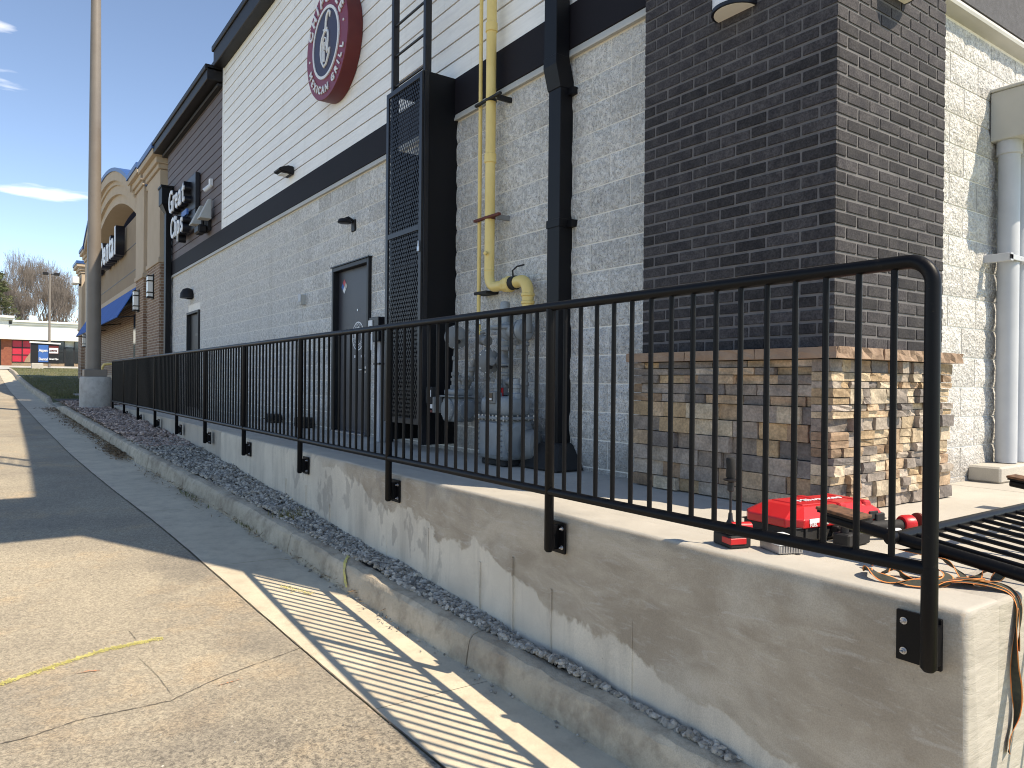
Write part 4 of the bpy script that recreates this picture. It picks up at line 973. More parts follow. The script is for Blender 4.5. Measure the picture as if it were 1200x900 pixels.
part('valve_face', MB().lathe([(.088, 0), (.088, .025), (.07, .045), (.02, .05)], (3.36, 4.61, 1.04), (0, -1, 0), 20), 'meter', gp, smooth=35)
part('regulator_stack', MB().lathe([(.04, 0), (.04, .17), (.034, .19), (.01, .195)], (3.36, 4.86, 1.09), (0, 0, 1), 14), 'meter', gp, smooth=35)
part('regulator_disc', MB().lathe([(.05, -.02), (.12, -.012), (.125, 0), (.12, .012), (.05, .03)], (3.36, 4.86, 1.07), (0, 0, 1), 20), 'meter', gp, smooth=35)
part('regulator_body', MB().lathe([(.05, -.14), (.07, -.08), (.05, -.03), (.04, 0)], (3.36, 4.86, 1.04), (0, 0, 1), 16), 'meter', gp, smooth=35)
gpipe([(3.38, 4.60, .98), (3.38, 4.60, .44)], .020)
for z in (.93, .86, .78, .72, .62): fit((3.38, 4.60, z), (0, 0, 1), .030, .03)
gpipe([(3.36, 4.86, .92), (3.36, 4.86, .86), (3.34, 4.84, .82), (3.32, 4.80, .80), (3.32, 4.78, .72), (3.30, 4.78, .50)], .030, 12)
for z in (.77, .70, .60, .54): fit((3.315, 4.785, z), (0, 0, 1), .042, .028)
gpipe([(3.31, 4.78, .635), (3.31, 4.62, .635)], .022); fit((3.31, 4.68, .635), (0, 1, 0), .034, .05); fit((3.31, 4.63, .635), (0, 1, 0), .03, .03)
for z_ in (.52, .75):
    part('valve_handle', MB().box(3.27, 3.285, 4.70, 4.86, z_, z_+.014), 'dark', gp, bevel=.003)
for c_ in ((3.33, 4.60, .90), (3.31, 4.78, .90), (3.34, 5.22, .84), (3.33, 5.58, .70), (3.30, 5.45, .66), (3.30, 5.34, .66)): part('hex_union', MB().lathe([(.030, -.018), (.036, -.012), (.036, .012), (.030, .018)], c_, (0, 0, 1), 6), G, gp)
for c_ in ((3.345, 4.86, .80), (3.34, 5.12, .98)): part('tee', MB().lathe([(.040, -.05), (.046, -.046), (.046, -.03), (.034, -.026), (.034, .026), (.046, .03), (.046, .046), (.040, .05)], c_, (0, 1, .2), 12), G, gp, smooth=25)
part('red_tag', MB().box(3.262, 3.266, 4.735, 4.765, .50, .59), 'red', gp)
# middle disc regulators
def discreg(c, ax, r):
    c = Vector(c); ax = Vector(ax).normalized()
    d_ = part('regulator_disc', MB().lathe([(r*.42, -.05), (r*.50, -.030), (r*.90, -.012), (r, -.010), (r, -.001), (r*.94, 0)], c, ax, 26), 'meter', gp, smooth=25)
    part('regulator_lid', MB().lathe([(r, .002), (r, .010), (r*.88, .013), (r*.5, .034), (r*.30, .036), (r*.30, .085), (r*.34, .086), (r*.34, .10), (r*.12, .102)], c, ax, 26), G, gp, smooth=25)
    u = ax.cross(Vector((0, 0, 1))).normalized(); w = ax.cross(u)
    mb = MB()
    for k in range(10):
        q = c+(u*cos(2*pi*k/10)+w*sin(2*pi*k/10))*r*.93; mb.tube([q-ax*.020, q+ax*.020], .0055, 6)
    part('regulator_bolts', mb, 'zinc', gp)
    q = c-w*(-r*.2); part('vent_cap', MB().lathe([(.014, 0), (.014, .03), (.018, .032), (.018, .045)], c+w*r*.45+ax*.02, ax, 8), 'dark', gp, smooth=30)
discreg((3.30, 5.00, .80), (-.35, -1, 0), .10); discreg((3.30, 5.52, 1.02), (-.2, -1, .1), .105)
gpipe([(3.38, 5.235, 1.05), (3.38, 5.16, 1.06), (3.37, 5.12, 1.04), (3.37, 5.12, .92)], .018)
part('yellow_tag', MB().box(3.345, 3.35, 5.09, 5.13, .93, .99), 'yellow', gp)
gpipe([(3.37, 5.12, .92), (3.35, 5.12, .86), (3.32, 5.10, .82), (3.32, 5.05, .80)], .026, 12); fit((3.35, 5.12, .87), (0, 0, 1), .04, .05)
gpipe([(3.32, 5.08, .80), (3.33, 5.16, .82), (3.34, 5.25, .84), (3.34, 5.30, .78), (3.34, 5.32, .70), (3.33, 5.35, .62), (3.32, 5.38, .56)], .021)
for c_, a_ in (((3.34, 5.24, .84), (0, 1, 0)), ((3.34, 5.31, .74), (0, 0, 1)), ((3.335, 5.335, .66), (0, -.3, 1))): fit(c_, a_, .033, .04)
gpipe([(3.33, 5.56, .98), (3.33, 5.58, .86), (3.32, 5.58, .62), (3.30, 5.56, .52)], .020); fit((3.33, 5.58, .84), (0, 0, 1), .03, .04)
gpipe([(3.33, 5.45, .60), (3.30, 5.45, .68), (3.30, 5.53, .66), (3.30, 5.56, .60)], .015)
gpipe([(3.40, 5.18, .74), (3.40, 5.18, .42), (3.40, 5.18, .06)], .024); 
for z in (.66, .42, .38, .32): fit((3.40, 5.18, z), (0, 0, 1), .033, .03)
part('spring_coil', MB().tube([(3.40+.045*cos(k*.7), 5.18+.045*sin(k*.7), .01+k*.0022) for k in range(80)], .008, 5), 'dark', gp, smooth=60)
part('threads', MB().tube([(3.40+.03*cos(k*.9), 5.18+.03*sin(k*.9), .16+k*.0022) for k in range(60)], .004, 4), G, gp, smooth=60)
def can(mb, c, hx, hy, z0, z1, ex=.36, n=32):
    """rounded meter casing: superellipse section, domed ends"""
    prof = [(0.0, .82), (.03, .95), (.08, 1), (.45, 1.0), (.80, 1.0), (.90, .97), (.96, .88), (1.0, .68)]
    b = len(mb.v)
    for t, s in prof:
        for k in range(n):
            a = 2*pi*k/n; ca, sa = cos(a), sin(a)
            mb.v.append((c[0]+math.copysign(abs(ca)**ex, ca)*hx*s, c[1]+math.copysign(abs(sa)**ex, sa)*hy*s, z0+(z1-z0)*t))
    m = len(prof)
    for i in range(m-1):
        for k in range(n): a0 = b+i*n+k; a1 = b+i*n+(k+1) % n; mb.f.append((a0, a1, a1+n, a0+n))
    mb.f.append(tuple(b+k for k in reversed(range(n)))); mb.f.append(tuple(b+(m-1)*n+k for k in range(n))); return mb
lm = thing('large_gas_meter', 'big blue grey diaphragm gas meter standing on the walkway', 'gas meter', (3.25, 4.62, 0))
part('lower_casing', MB().box(3.095, 3.375, 4.475, 4.845, .045, .352), 'meter', lm, smooth=40, bevel=.035, seg=3)
part('upper_casing', MB().box(3.105, 3.365, 4.485, 4.835, .375, .525), 'meter', lm, smooth=40, bevel=.045, seg=3)
part('seam_flange', MB().box(3.075, 3.395, 4.452, 4.868, .352, .374), 'meter', lm, bevel=.004)
part('front_cover', MB().box(3.078, 3.095, 4.53, 4.79, .08, .33), 'meter', lm, smooth=40, bevel=.007, seg=2)
part('near_cover', MB().lathe([(.135, 0), (.135, .010), (.115, .022), (.03, .026)], (3.235, 4.476, .20), (0, -1, 0), 26), 'meter', lm, smooth=25)
part('rear_drum', MB().lathe([(.12, 0), (.12, .07), (.10, .09)], (3.30, 4.46, .16), (.6, -1, 0), 20), G, lm, smooth=30)
bt = MB()
for z in [.075+.04*k for k in range(7)]:
    for y in (4.505, 4.815): bt.tube([(3.095, y, z), (3.080, y, z)], .0065, 6)
    for x in (3.13, 3.35): bt.tube([(x, 4.475, z), (x, 4.462, z)], .0065, 6)
for k in range(9): bt.tube([(3.086, 4.47+.048*k, .345), (3.086, 4.47+.048*k, .385)], .0065, 6)
for k in range(6): bt.tube([(3.11+.05*k, 4.463, .345), (3.11+.05*k, 4.463, .385)], .0065, 6)
part('casing_bolts', bt, 'zinc', lm)
for yy_ in (4.54, 4.79):
    part('hub', MB().lathe([(.052, 0), (.046, .035), (.030, .045), (.030, .075), (.040, .078), (.040, .105), (.026, .108), (.026, .15)], (3.25, yy_, .51), (0, 0, 1), 14), 'meter', lm, smooth=25)
part('hub_web', MB().prism([(3.23, 4.52, .52), (3.23, 4.60, .52), (3.23, 4.55, .62)], (.03, 0, 0)), 'meter', lm)
ix = part('index_box', MB().box(3.085, 3.15, 4.60, 4.70, .47, .565), G, lm, bevel=.008); part('index_glass', MB().box(3.080, 3.085, 4.615, 4.685, .49, .55), 'glass', ix); part('index_label', MB().box(3.077, 3.080, 4.62, 4.68, .497, .512), 'white', ix)
part('foot', MB().box(3.12, 3.36, 4.50, 4.82, 0, .046), 'dark', lm, bevel=.008)
sm = thing('small_gas_meter', 'smaller grey gas meter with a digital index hung beside the ladder cage', 'gas meter', (3.25, 5.42, .3))
part('casing', MB().box(3.18, 3.37, 5.295, 5.555, .29, .50), 'meter', sm, smooth=40, bevel=.03, seg=3); part('cover_flange', MB().box(3.165, 3.385, 5.28, 5.57, .50, .516), 'meter', sm, bevel=.004)
part('top_housing', MB().box(3.19, 3.36, 5.305, 5.545, .516, .57), 'meter', sm, smooth=40, bevel=.02, seg=2)
part('front_cover', MB().lathe([(.098, 0), (.098, .012), (.085, .024), (.02, .028)], (3.18, 5.44, .395), (-1, 0, 0), 26), 'meter', sm, smooth=25)
part('side_cover', MB().lathe([(.088, 0), (.088, .012), (.07, .024), (.02, .028)], (3.275, 5.296, .395), (0, -1, 0), 26), 'meter', sm, smooth=25)
mb = MB()
for k in range(12):
    a_ = 2*pi*k/12; mb.tube([(3.185, 5.44+.09*cos(a_), .395+.09*sin(a_)), (3.160, 5.44+.09*cos(a_), .395+.09*sin(a_))], .0055, 6)
    mb.tube([(3.275+.08*cos(a_), 5.30, .395+.08*sin(a_)), (3.275+.08*cos(a_), 5.278, .395+.08*sin(a_))], .0055, 6)
part('cover_bolts', mb, 'zinc', sm)
for y in (5.34, 5.51): part('swivel_nut', MB().lathe([(.036, 0), (.036, .03), (.024, .036), (.024, .07), (.032, .072), (.032, .095)], (3.28, y, .57), (0, 0, 1), 6), G, sm)
ib = part('index_box', MB().box(3.10, 3.16, 5.59, 5.70, .44, .585), 'dark', sm, bevel=.008); part('index_label', MB().box(3.098, 3.1, 5.60, 5.65, .50, .56), 'white', ib)
part('meter_label', MB().box(3.105, 3.11, 5.59, 5.645, .40, .435), 'white', sm); part('meter_stripe', MB().box(3.105, 3.11, 5.59, 5.645, .365, .385), 'maroon_s', sm); part('index_arm', MB().box(3.11, 3.20, 5.57, 5.60, .36, .50), G, sm, bevel=.006)
# ---------------------------------------------------------------- keypad post, dark pads, small wall fittings
kp = thing('call_box', 'white and black call box on a square post beside the charcoal door', 'call box', (3.30, 7.10, 0))
part('post', MB().box(3.255, 3.335, 6.98, 7.10, 0, 1.05), 'pvc', kp, bevel=.004); part('post_edge', MB().box(3.337, 3.42, 6.97, 7.06, 0, 1.04), 'cagem', kp, bevel=.003)
hb = part('housing', MB().box(3.20, 3.38, 6.90, 7.12, 1.04, 1.29), 'blackm', kp, bevel=.006); part('face_plate', MB().box(3.19, 3.201, 7.03, 7.12, .95, 1.26), 'white', hb); part('keypad', MB().box(3.186, 3.191, 7.05, 7.10, 1.12, 1.20), 'blackm', hb)
part('side_box', MB().box(3.34, 3.46, 6.84, 6.93, 1.02, 1.20), 'blackm', kp, bevel=.006); part('strap', MB().box(3.245, 3.345, 6.97, 7.11, .80, .82), 'blackm', kp)
def pad(label, y, h, rr):
    t = thing('rubber_pad', label, 'rubber pad', (3.40, y, 0), 'black rubber pads behind the railing')
    part('pad_body', can(MB(), (3.40, y), .085, .17, .0, .125) if rr else MB().box(3.31, 3.485, y-.16, y+.16, 0, .135), 'dark', t, smooth=40 if rr else None, bevel=0 if rr else .012)
    part('pad_lip', MB().box(3.30, 3.49, y-.165, y+.165, .045, .06), 'dark', t, bevel=.006)
pad('black round ended rubber pad on the walkway, farther from the charcoal door', 10.95, .17, True); pad('black square ended rubber pad on the walkway, nearer the charcoal door', 9.60, .17, False)
def wedge(label, y, z, x, s=1., dz=0.):
    t = thing('wall_pack_light', label, 'wall light', (x, y, z)); 
    mb = MB(); P = [(x, 0, z+.07*s), (x-.08*s, 0, z+.075*s), (x-.20*s, 0, z+.03*s), (x-.22*s, 0, z-.0*s), (x-.20*s, 0, z-.012*s), (x, 0, z-.05*s)]
    mb.prism([(a, y-.13*s, c_) for a, _, c_ in P], (0, .26*s, 0)); part('housing', mb, 'eave', t, bevel=.012*s)
    part('lens', MB().box(x-.17*s, x-.06*s, y-.08*s, y+.08*s, z-.045*s, z-.034*s), 'lampglass', t)
    return t
wedge('dark wedge wall light low on the white siding', 10.47, 3.60, 3.478)
l1 = thing('arm_wall_light', 'small curved arm light on the block wall near the charcoal door', 'wall light', (3.49, 8.22, 2.5))
part('shade', MB().lathe([(.02, .05), (.07, .035), (.085, .0), (.075, -.008)], (3.38, 8.24, 2.50), (0, 0, 1), 16), 'eave', l1, smooth=40); part('arm', MB().tube([(3.38, 8.24, 2.54), (3.42, 8.22, 2.56), (3.47, 8.21, 2.53), (3.49, 8.21, 2.49)], .016, 8), 'eave', l1, smooth=50); part('wall_plate', MB().box(3.47, 3.495, 8.16, 8.26, 2.40, 2.54), 'eave', l1, bevel=.006)
l3 = thing('dome_wall_light', 'small dark domed light above the far service door', 'wall light', (3.45, 16.9, 2.4)); 
part('shade', MB().lathe([(.16, 0), (.15, .10), (.10, .19), (.02, .22)], (3.40, 16.9, 2.36), (0, 0, 1), 16), 'eave', l3, smooth=40); part('bracket', MB().box(3.38, 3.498, 16.86, 16.94, 2.34, 2.44), 'eave', l3)
ob_ = thing('outlet_box', 'small grey junction box midway along the block wall', 'junction box', (3.45, 9.9, 1.7)); part('box_body', MB().box(3.42, 3.495, 9.84, 9.94, 1.66, 1.80), 'scup', ob_, bevel=.006); part('box_cover', MB().box(3.41, 3.42, 9.835, 9.945, 1.70, 1.81), 'pvc', ob_, bevel=.004)
cmx = thing('security_camera', 'small white security camera on the brown siding', 'camera', (3.44, 15.14, 4.3)); part('camera_body', MB().tube([(3.46, 15.14, 4.42), (3.34, 15.20, 4.30)], .045, 10), 'white', cmx, smooth=40); part('camera_mount', MB().box(3.42, 3.48, 15.09, 15.19, 4.40, 4.54), 'white', cmx, bevel=.004)
fl = thing('twin_floodlight', 'twin silver and black floodlight under the white camera on brown siding', 'wall light', (3.4, 15.4, 3.8))
for y in (15.05, 15.75):
    mb = MB(); mb.v = [(3.20, y-.13, 3.72), (3.42, y-.13, 3.72), (3.42, y+.13, 3.72), (3.20, y+.13, 3.72), (3.38, y-.05, 4.12), (3.44, y-.05, 4.12), (3.44, y+.05, 4.12), (3.38, y+.05, 4.12)]
    mb.f = [(0, 3, 2, 1), (4, 5, 6, 7), (0, 1, 5, 4), (1, 2, 6, 5), (2, 3, 7, 6), (3, 0, 4, 7)]; part('reflector', mb, 'scup', fl, bevel=.008)
part('lamp_head', MB().box(3.25, 3.42, 15.25, 15.62, 3.50, 3.66), 'eave', fl, bevel=.03); part('stem', MB().tube([(3.36, 15.4, 3.62), (3.36, 15.4, 3.80)], .03, 8), 'eave', fl); part('wall_plate', MB().box(3.42, 3.478, 15.2, 15.6, 3.55, 3.95), 'eave', fl)
# ---------------------------------------------------------------- round restaurant sign
SC = Vector((3.30, 8.665, 4.755)); SR = .678
sg = thing('round_restaurant_sign', 'round maroon restaurant sign with white ring and pepper on the white siding', 'sign', SC)
mb = MB(); mb.lathe([(SR-.006, 0), (SR, .006), (SR, .175), (SR-.02, .18)], (3.302, SC.y, SC.z), (1, 0, 0), 72); part('drum', mb, 'maroon_s', sg, smooth=30)
mb = MB(); mb.lathe([(SR-.008, 0), (SR-.008, .004)], (3.2985, SC.y, SC.z), (1, 0, 0), 72); part('face', mb, 'maroon', sg)
def ringsolid(r0, r1, x0, x1, n=64):
    mb = MB()
    for k in range(n):
        a = 2*pi*k/n
        for r, x in ((r0, x0), (r1, x0), (r1, x1), (r0, x1)): mb.v.append((x, SC.y+r*cos(a), SC.z+r*sin(a)))
    for k in range(n):
        for j in range(4): a = 4*k+j; c_ = 4*k+(j+1) % 4; d = 4*((k+1) % n); mb.f.append((a, c_, d+(j+1) % 4, d+j))
    return mb
part('ring', ringsolid(.395, .43, 3.282, 3.297), 'white', sg, smooth=30); part('centre_disc', MB().lathe([(.394, 0), (.394, .006)], (3.290, SC.y, SC.z), (1, 0, 0), 64), 'navy', sg)
ringtext(sg, 'CHIPOTLE', (3.288, SC.y, SC.z), .555, .185, pi/2+.02, False, 'white', radians(19.5), .014, name='letter', bold=.006)
ringtext(sg, 'MEXICAN GRILL', (3.288, SC.y, SC.z), .555, .125, -pi/2+.02, True, 'white', radians(12.2), .012, name='letter', bold=.004)
for a in (pi+.10, -.06+.18): part('dot', MB().lathe([(.016, 0), (.016, .01)], SC+Vector((-.012, -.555*cos(a), .555*sin(a))), (1, 0, 0), 10), 'white', sg)
def S(u, v, x=3.284): return (x, SC.y-u, SC.z+v)
def stroke(pts, r, m='white', nm='pepper_line'): part(nm, MB().tube([S(*p) for p in pts], r, 8), m, sg, smooth=60)
stroke([(.14, .26), (.16, .31), (.12, .34), (.06, .31), (.03, .24), (.02, .17), (.0, .12)], [.010, .016, .018, .018, .018, .018, .018], nm='pepper_stem')
stroke([(.0, .14), (-.09, .08), (-.13, .0), (-.14, -.10), (-.11, -.20), (-.03, -.29), (.05, -.27), (.13, -.17), (.15, -.12), (.07, -.14), (.08, -.05), (.10, .05), (.08, .12), (.0, .14)], .016, nm='pepper_outline')
stroke([(-.08, -.22), (-.09, -.08), (-.07, .03), (-.02, .07), (.03, .04), (.04, -.06)], .010); stroke([(-.05, -.22), (-.055, -.08), (-.03, .01), (.0, -.0), (.005, -.1)], .009); stroke([(-.02, -.23), (-.02, -.10)], .009)
stroke([(-.05, .17), (-.02, .13), (.0, .17), (.03, .13), (.07, .16)], .012)
# ---------------------------------------------------------------- channel letter sign on brown siding
gcs = thing('salon_sign', 'white channel letters on black backing boxes on the brown siding', 'sign', (3.3, 17.3, 4.4))
def channel_letters(par, body, size, org, depth, sx, bold, adv):
    x, y, z = org
    for ch in body:
        w_ = adv.get(ch, .56)*size*sx
        if ch != ' ':
            f = tpart('letter', par, ch, size, .02, 'white', (x, y, z), (0, -1, 0), (0, 0, 1), sx=sx, bold=bold)
            me = textmesh(ch, size, depth, 'blackm', Vector((x+.012+depth/2, y, z)), (0, -1, 0), (0, 0, 1), sx=sx, bold=bold+.014, name='letter_return')
            for v in me.vertices: v.co -= worg(f)
            link('letter_return', me, f)
        y -= w_
ADV = {'G': .72, 'r': .40, 'e': .56, 'a': .56, 't': .36, 'C': .68, 'l': .26, 'i': .26, 'p': .60, 's': .50, 'A': .68, 'n': .60, 'D': .72}
channel_letters(gcs, 'Great', .70, (3.24, 18.20, 4.36), .15, .92, .008, ADV); channel_letters(gcs, 'Clips', .64, (3.24, 17.95, 3.76), .15, .92, .008, ADV)
part('backing', MB().box(3.38, 3.47, 16.15, 17.9, 4.16, 4.9), 'blackm', gcs, bevel=.01); part('backing', MB().box(3.38, 3.47, 16.15, 17.2, 3.75, 4.16), 'blackm', gcs, bevel=.01)
part('comb_logo', MB().box(3.30, 3.34, 16.6, 17.1, 4.10, 4.22), 'blue', gcs)
# ---------------------------------------------------------------- tools on the slab
tc_ = thing('tool_case', 'closed red and black power tool case lying flat by the stone plinth', 'tool case', (2.9, 1.83, 0))
CU = Vector((.985, -.13, 0)).normalized(); CV = Vector((-CU.y, CU.x, 0)); C0 = Vector((2.60, 1.725, 0))
def cp(u, v, z): return C0+CU*u*1.12+CV*v+Vector((0, 0, z*1.08))
def cbox(par, name, u0, u1, v0, v1, z0, z1, m, bevel=.004, inset=0):
    mb = MB(); b = [cp(u0, v0, z0), cp(u1, v0, z0), cp(u1, v1, z0), cp(u0, v1, z0)]
    t = [cp(u0+inset, v0+inset, z1), cp(u1-inset, v0+inset, z1), cp(u1-inset, v1-inset, z1), cp(u0+inset, v1-inset, z1)]
    mb.v = [tuple(p) for p in b+t]; mb.f = [(0, 3, 2, 1), (4, 5, 6, 7), (0, 1, 5, 4), (1, 2, 6, 5), (2, 3, 7, 6), (3, 0, 4, 7)]
    return part(name, mb, m, par, bevel=bevel)
cbox(tc_, 'lower_shell', .012, .508, .012, .29, .004, .060, 'dark', .008)
mb = MB()
oct_ = [(.05, 0), (.47, 0), (.52, .05), (.52, .255), (.48, .30), (.04, .30), (0, .25), (0, .05)]
oin = [(.10, .055), (.43, .055), (.455, .08), (.455, .225), (.43, .25), (.10, .25), (.07, .225), (.07, .08)]
for (z, P, k) in ((.056, oct_, 1), (.088, oct_, 1), (.128, oin, 1)):
    mb.v += [tuple(cp(u, v, z)) for u, v in P]
for i in range(2):
    for k in range(8): a = i*8+k; b_ = i*8+(k+1) % 8; mb.f.append((a, b_, b_+8, a+8))
mb.f.append(tuple(range(7, -1, -1))); mb.f.append(tuple(range(16, 24)))
lid = part('lid', mb, 'red', tc_, bevel=.005, seg=2)
for u in (.27, .41): cbox(lid, 'lid_rib', u, u+.045, .03, .27, .10, .131, 'red', .006, .004)
cbox(lid, 'lid_panel', .11, .245, .07, .235, .126, .1315, 'red', .003)
for u in (.36, .43): cbox(tc_, 'latch', u, u+.05, -.012, .012, .025, .085, 'dark', .004)
cbox(tc_, 'carry_handle', .20, .33, -.035, -.018, .03, .055, 'dark', .006); cbox(tc_, 'handle_arm', .20, .215, -.02, .012, .03, .055, 'dark', .003); cbox(tc_, 'handle_arm', .315, .33, -.02, .012, .03, .055, 'dark', .003)
tpart('lettering', lid, 'Milwaukee', .055, .0015, 'white', cp(.155, .13, .1325), CU, CV, sx=1.15, shear=.25, bold=.001)
tpart('small_print', lid, 'FUEL', .020, .001, 'white', cp(.075, .001, .062)-CV*.004, CU, (0, 0, 1), bold=.0005)
for k_, (u_, w_) in enumerate(((.30, .05), (.40, .05))): cbox(lid, 'lid_catch', u_, u_+w_, -.004, .004, .062, .095, 'dark', .003)
cbox(lid, 'spec_label', .075, .125, -.0022, .002, .074, .090, 'white', .0005); cbox(lid, 'warning_label', .135, .175, -.0022, .002, .064, .090, 'flash', .0005)
cbox(tc_, 'shell_seam', .008, .512, .006, .294, .056, .060, 'blackm', .001)
for u_ in (.06, .13, .46): cbox(tc_, 'shell_rib', u_, u_+.012, .004, .014, .008, .052, 'dark', .002)
# drill standing on its battery
dr = thing('cordless_drill', 'red and black cordless tool standing on its battery with a long bit upright', 'drill', (2.37, 1.865, 0))
dx, dy = 2.375, 1.86
mb = MB(); mb.obox((dx+.01, dy, .026), Vector((.044, -.014, 0)), Vector((.018, .058, 0)), Vector((0, 0, .024))); part('battery', mb, 'dark', dr, bevel=.006, seg=2)
mb = MB(); mb.obox((dx-.012, dy-.028, .030), Vector((.034, -.011, 0)), Vector((.010, .030, 0)), Vector((0, 0, .012))); part('battery_label', mb, 'red', dr, bevel=.002)
mb = MB(); mb.obox((dx+.01, dy, .062), Vector((.036, -.012, 0)), Vector((.016, .050, 0)), Vector((0, 0, .012))); part('body', mb, 'dark', dr, bevel=.006, seg=2)
part('motor', MB().tube([(dx-.01, dy-.01, .078), (dx+.075, dy-.035, .074)], .020, 12), 'red', dr, smooth=50)
part('chuck', MB().lathe([(.018, 0), (.018, .02), (.010, .035), (.008, .06), (.005, .062), (.005, .17)], (dx, dy, .07), (0, 0, 1), 14), 'blackm', dr, smooth=40)
part('collar', MB().lathe([(.010, 0), (.013, .004), (.013, .035), (.030, .042), (.032, .047), (.015, .052)], (dx, dy, .215), (0, 0, 1), 16), 'blackm', dr, smooth=35)
part('grip', MB().lathe([(.015, 0), (.019, .01), (.018, .055), (.020, .07), (.017, .082), (.006, .086)], (dx, dy, .265), (0, 0, 1), 14), 'dark', dr, smooth=45)
# carton of screws
bx_ = thing('screw_carton', 'small white and red carton with a clear tray beside the drill', 'carton', (2.46, 1.70, 0))
BU = Vector((.93, -.36, 0)).normalized(); BV = Vector((.36, .93, 0)).normalized(); B0 = Vector((2.475, 1.70, 0))
def bb(name, c, hu, hv, hz, m, bevel=.001): 
    mb = MB(); mb.obox(Vector(c), BU*hu, BV*hv, Vector((0, 0, hz))); return part(name, mb, m, bx_, bevel=bevel)
bb('tray', B0+Vector((0, 0, .018)), .052, .065, .016, 'zinc', .003); ctn = bb('carton_lid', B0+Vector((0, 0, .045)), .056, .070, .011, 'white', .002)
mb = MB(); mb.obox(B0+BV*.02-BU*.01+Vector((0, 0, .0565)), BU*.03, BV*.018, Vector((0, 0, .0008))); part('red_print', mb, 'red', ctn)
mb = MB(); mb.obox(B0-BV*.03+BU*.015+Vector((0, 0, .0565)), BU*.022, BV*.008, Vector((0, 0, .0008))); part('red_print', mb, 'red', ctn)
mb = MB(); mb.obox(B0-BV*.0705+Vector((0, 0, .046)), BU*.045, BV*.0008, Vector((0, 0, .003))); part('red_print', mb, 'red', ctn)
for k in range(9):
    mb = MB(); mb.tube([B0+BU*(-.045+.011*k)-BV*.066+Vector((0, 0, .006)), B0+BU*(-.045+.011*k)-BV*.068+Vector((0, 0, .032))], .0035, 6); part('screw', mb, 'zinc', bx_)
# odds and ends
hm = thing('claw_hammer', 'hammer with a pale wooden handle lying by the red case', 'hammer', (3.02, 1.60, 0))
part('handle', MB().tube([(2.93, 1.64, .03), (3.06, 1.58, .028), (3.10, 1.565, .028)], [.012, .017, .015], 10), 'pvc', hm, smooth=50); part('head', MB().tube([(2.90, 1.60, .03), (2.95, 1.70, .03)], [.016, .020], 8), 'rust', hm, smooth=40)
gr_ = thing('angle_grinder', 'red and black grinder lying behind the tall post', 'grinder', (3.22, 1.60, 0))
part('grinder_body', MB().tube([(3.02, 1.68, .035), (3.20, 1.61, .036)], .026, 12), 'dark', gr_, smooth=50); part('grinder_collar', MB().lathe([(.034, 0), (.040, .01), (.040, .05), (.03, .06)], (3.20, 1.61, .040), (.93, -.36, 0), 14), 'red', gr_, smooth=40)
part('grinder_disc', MB().lathe([(.045, 0), (.045, .012)], (3.275, 1.58, .042), (.93, -.36, .0), 18), 'redbr', gr_); 
tb = thing('small_tool_bag', 'black socket tray beside the hammer', 'tool tray', (2.80, 1.62, 0)); part('tray_body', MB().box(2.74, 2.90, 1.58, 1.65, 0, .05), 'dark', tb, bevel=.006)
for k in range(3): part('socket', MB().lathe([(.016, 0), (.016, .04)], (2.77+.045*k, 1.615, .05), (0, 0, 1), 10), 'blackm', tb, smooth=40)
tagged('marker', MB().tube([(2.60, 1.55, .012), (2.67, 1.52, .012)], .009, 8), 'hi', 'fluorescent green marker cap on the slab behind the bottom rail', 'marker')
# ---------------------------------------------------------------- loose railing panel
lp = thing('loose_railing_panel', 'unfixed black railing panel lying flat across the slab edge with rusty plates', 'railing panel', (3.5, 1.3, 0))
A0 = Vector((2.613, 1.611, .136)); LU = Vector((1, .010, 0)).normalized(); LV = Vector((.020, -.991, -.128)).normalized()
def lpnt(u, v, w=0): return A0+LU*u+LV*v+LU.cross(LV)*w
def ltube(name, a, b, r, n=12, sm_=50): return part(name, MB().tube([lpnt(*a), lpnt(*b)], r, n), 'black', lp, smooth=sm_)
for k in range(2):
    u = 1.75*k; ltube('post', (u, -.0), (u, 1.10), .0225)
    mb = MB(); mb.obox(lpnt(u+.012, .07, -.032), LU*.058, LV*.080, LU.cross(LV)*.006); q = part('mounting_plate', mb, 'rust', lp, bevel=.002)
    mb = MB(); mb.obox(lpnt(u+.012, .07, -.022), LU*.050, LV*.076, LU.cross(LV)*.006); part('plate_underside', mb, 'black', q)
ltube('bottom_rail', (-.05, .28), (3.4, .28), .0215); ltube('top_rail', (-.02, 1.11), (3.4, 1.11), .0215)
lb = None
for j in range(1, 31):
    u = 1.75*j/16
    if j == 16: continue
    if lb is None: lb = ltube('baluster', (u, .28), (u, 1.10), .0088, 8); u00 = u
    else: copypart(lb, lp, LU*(u-u00))
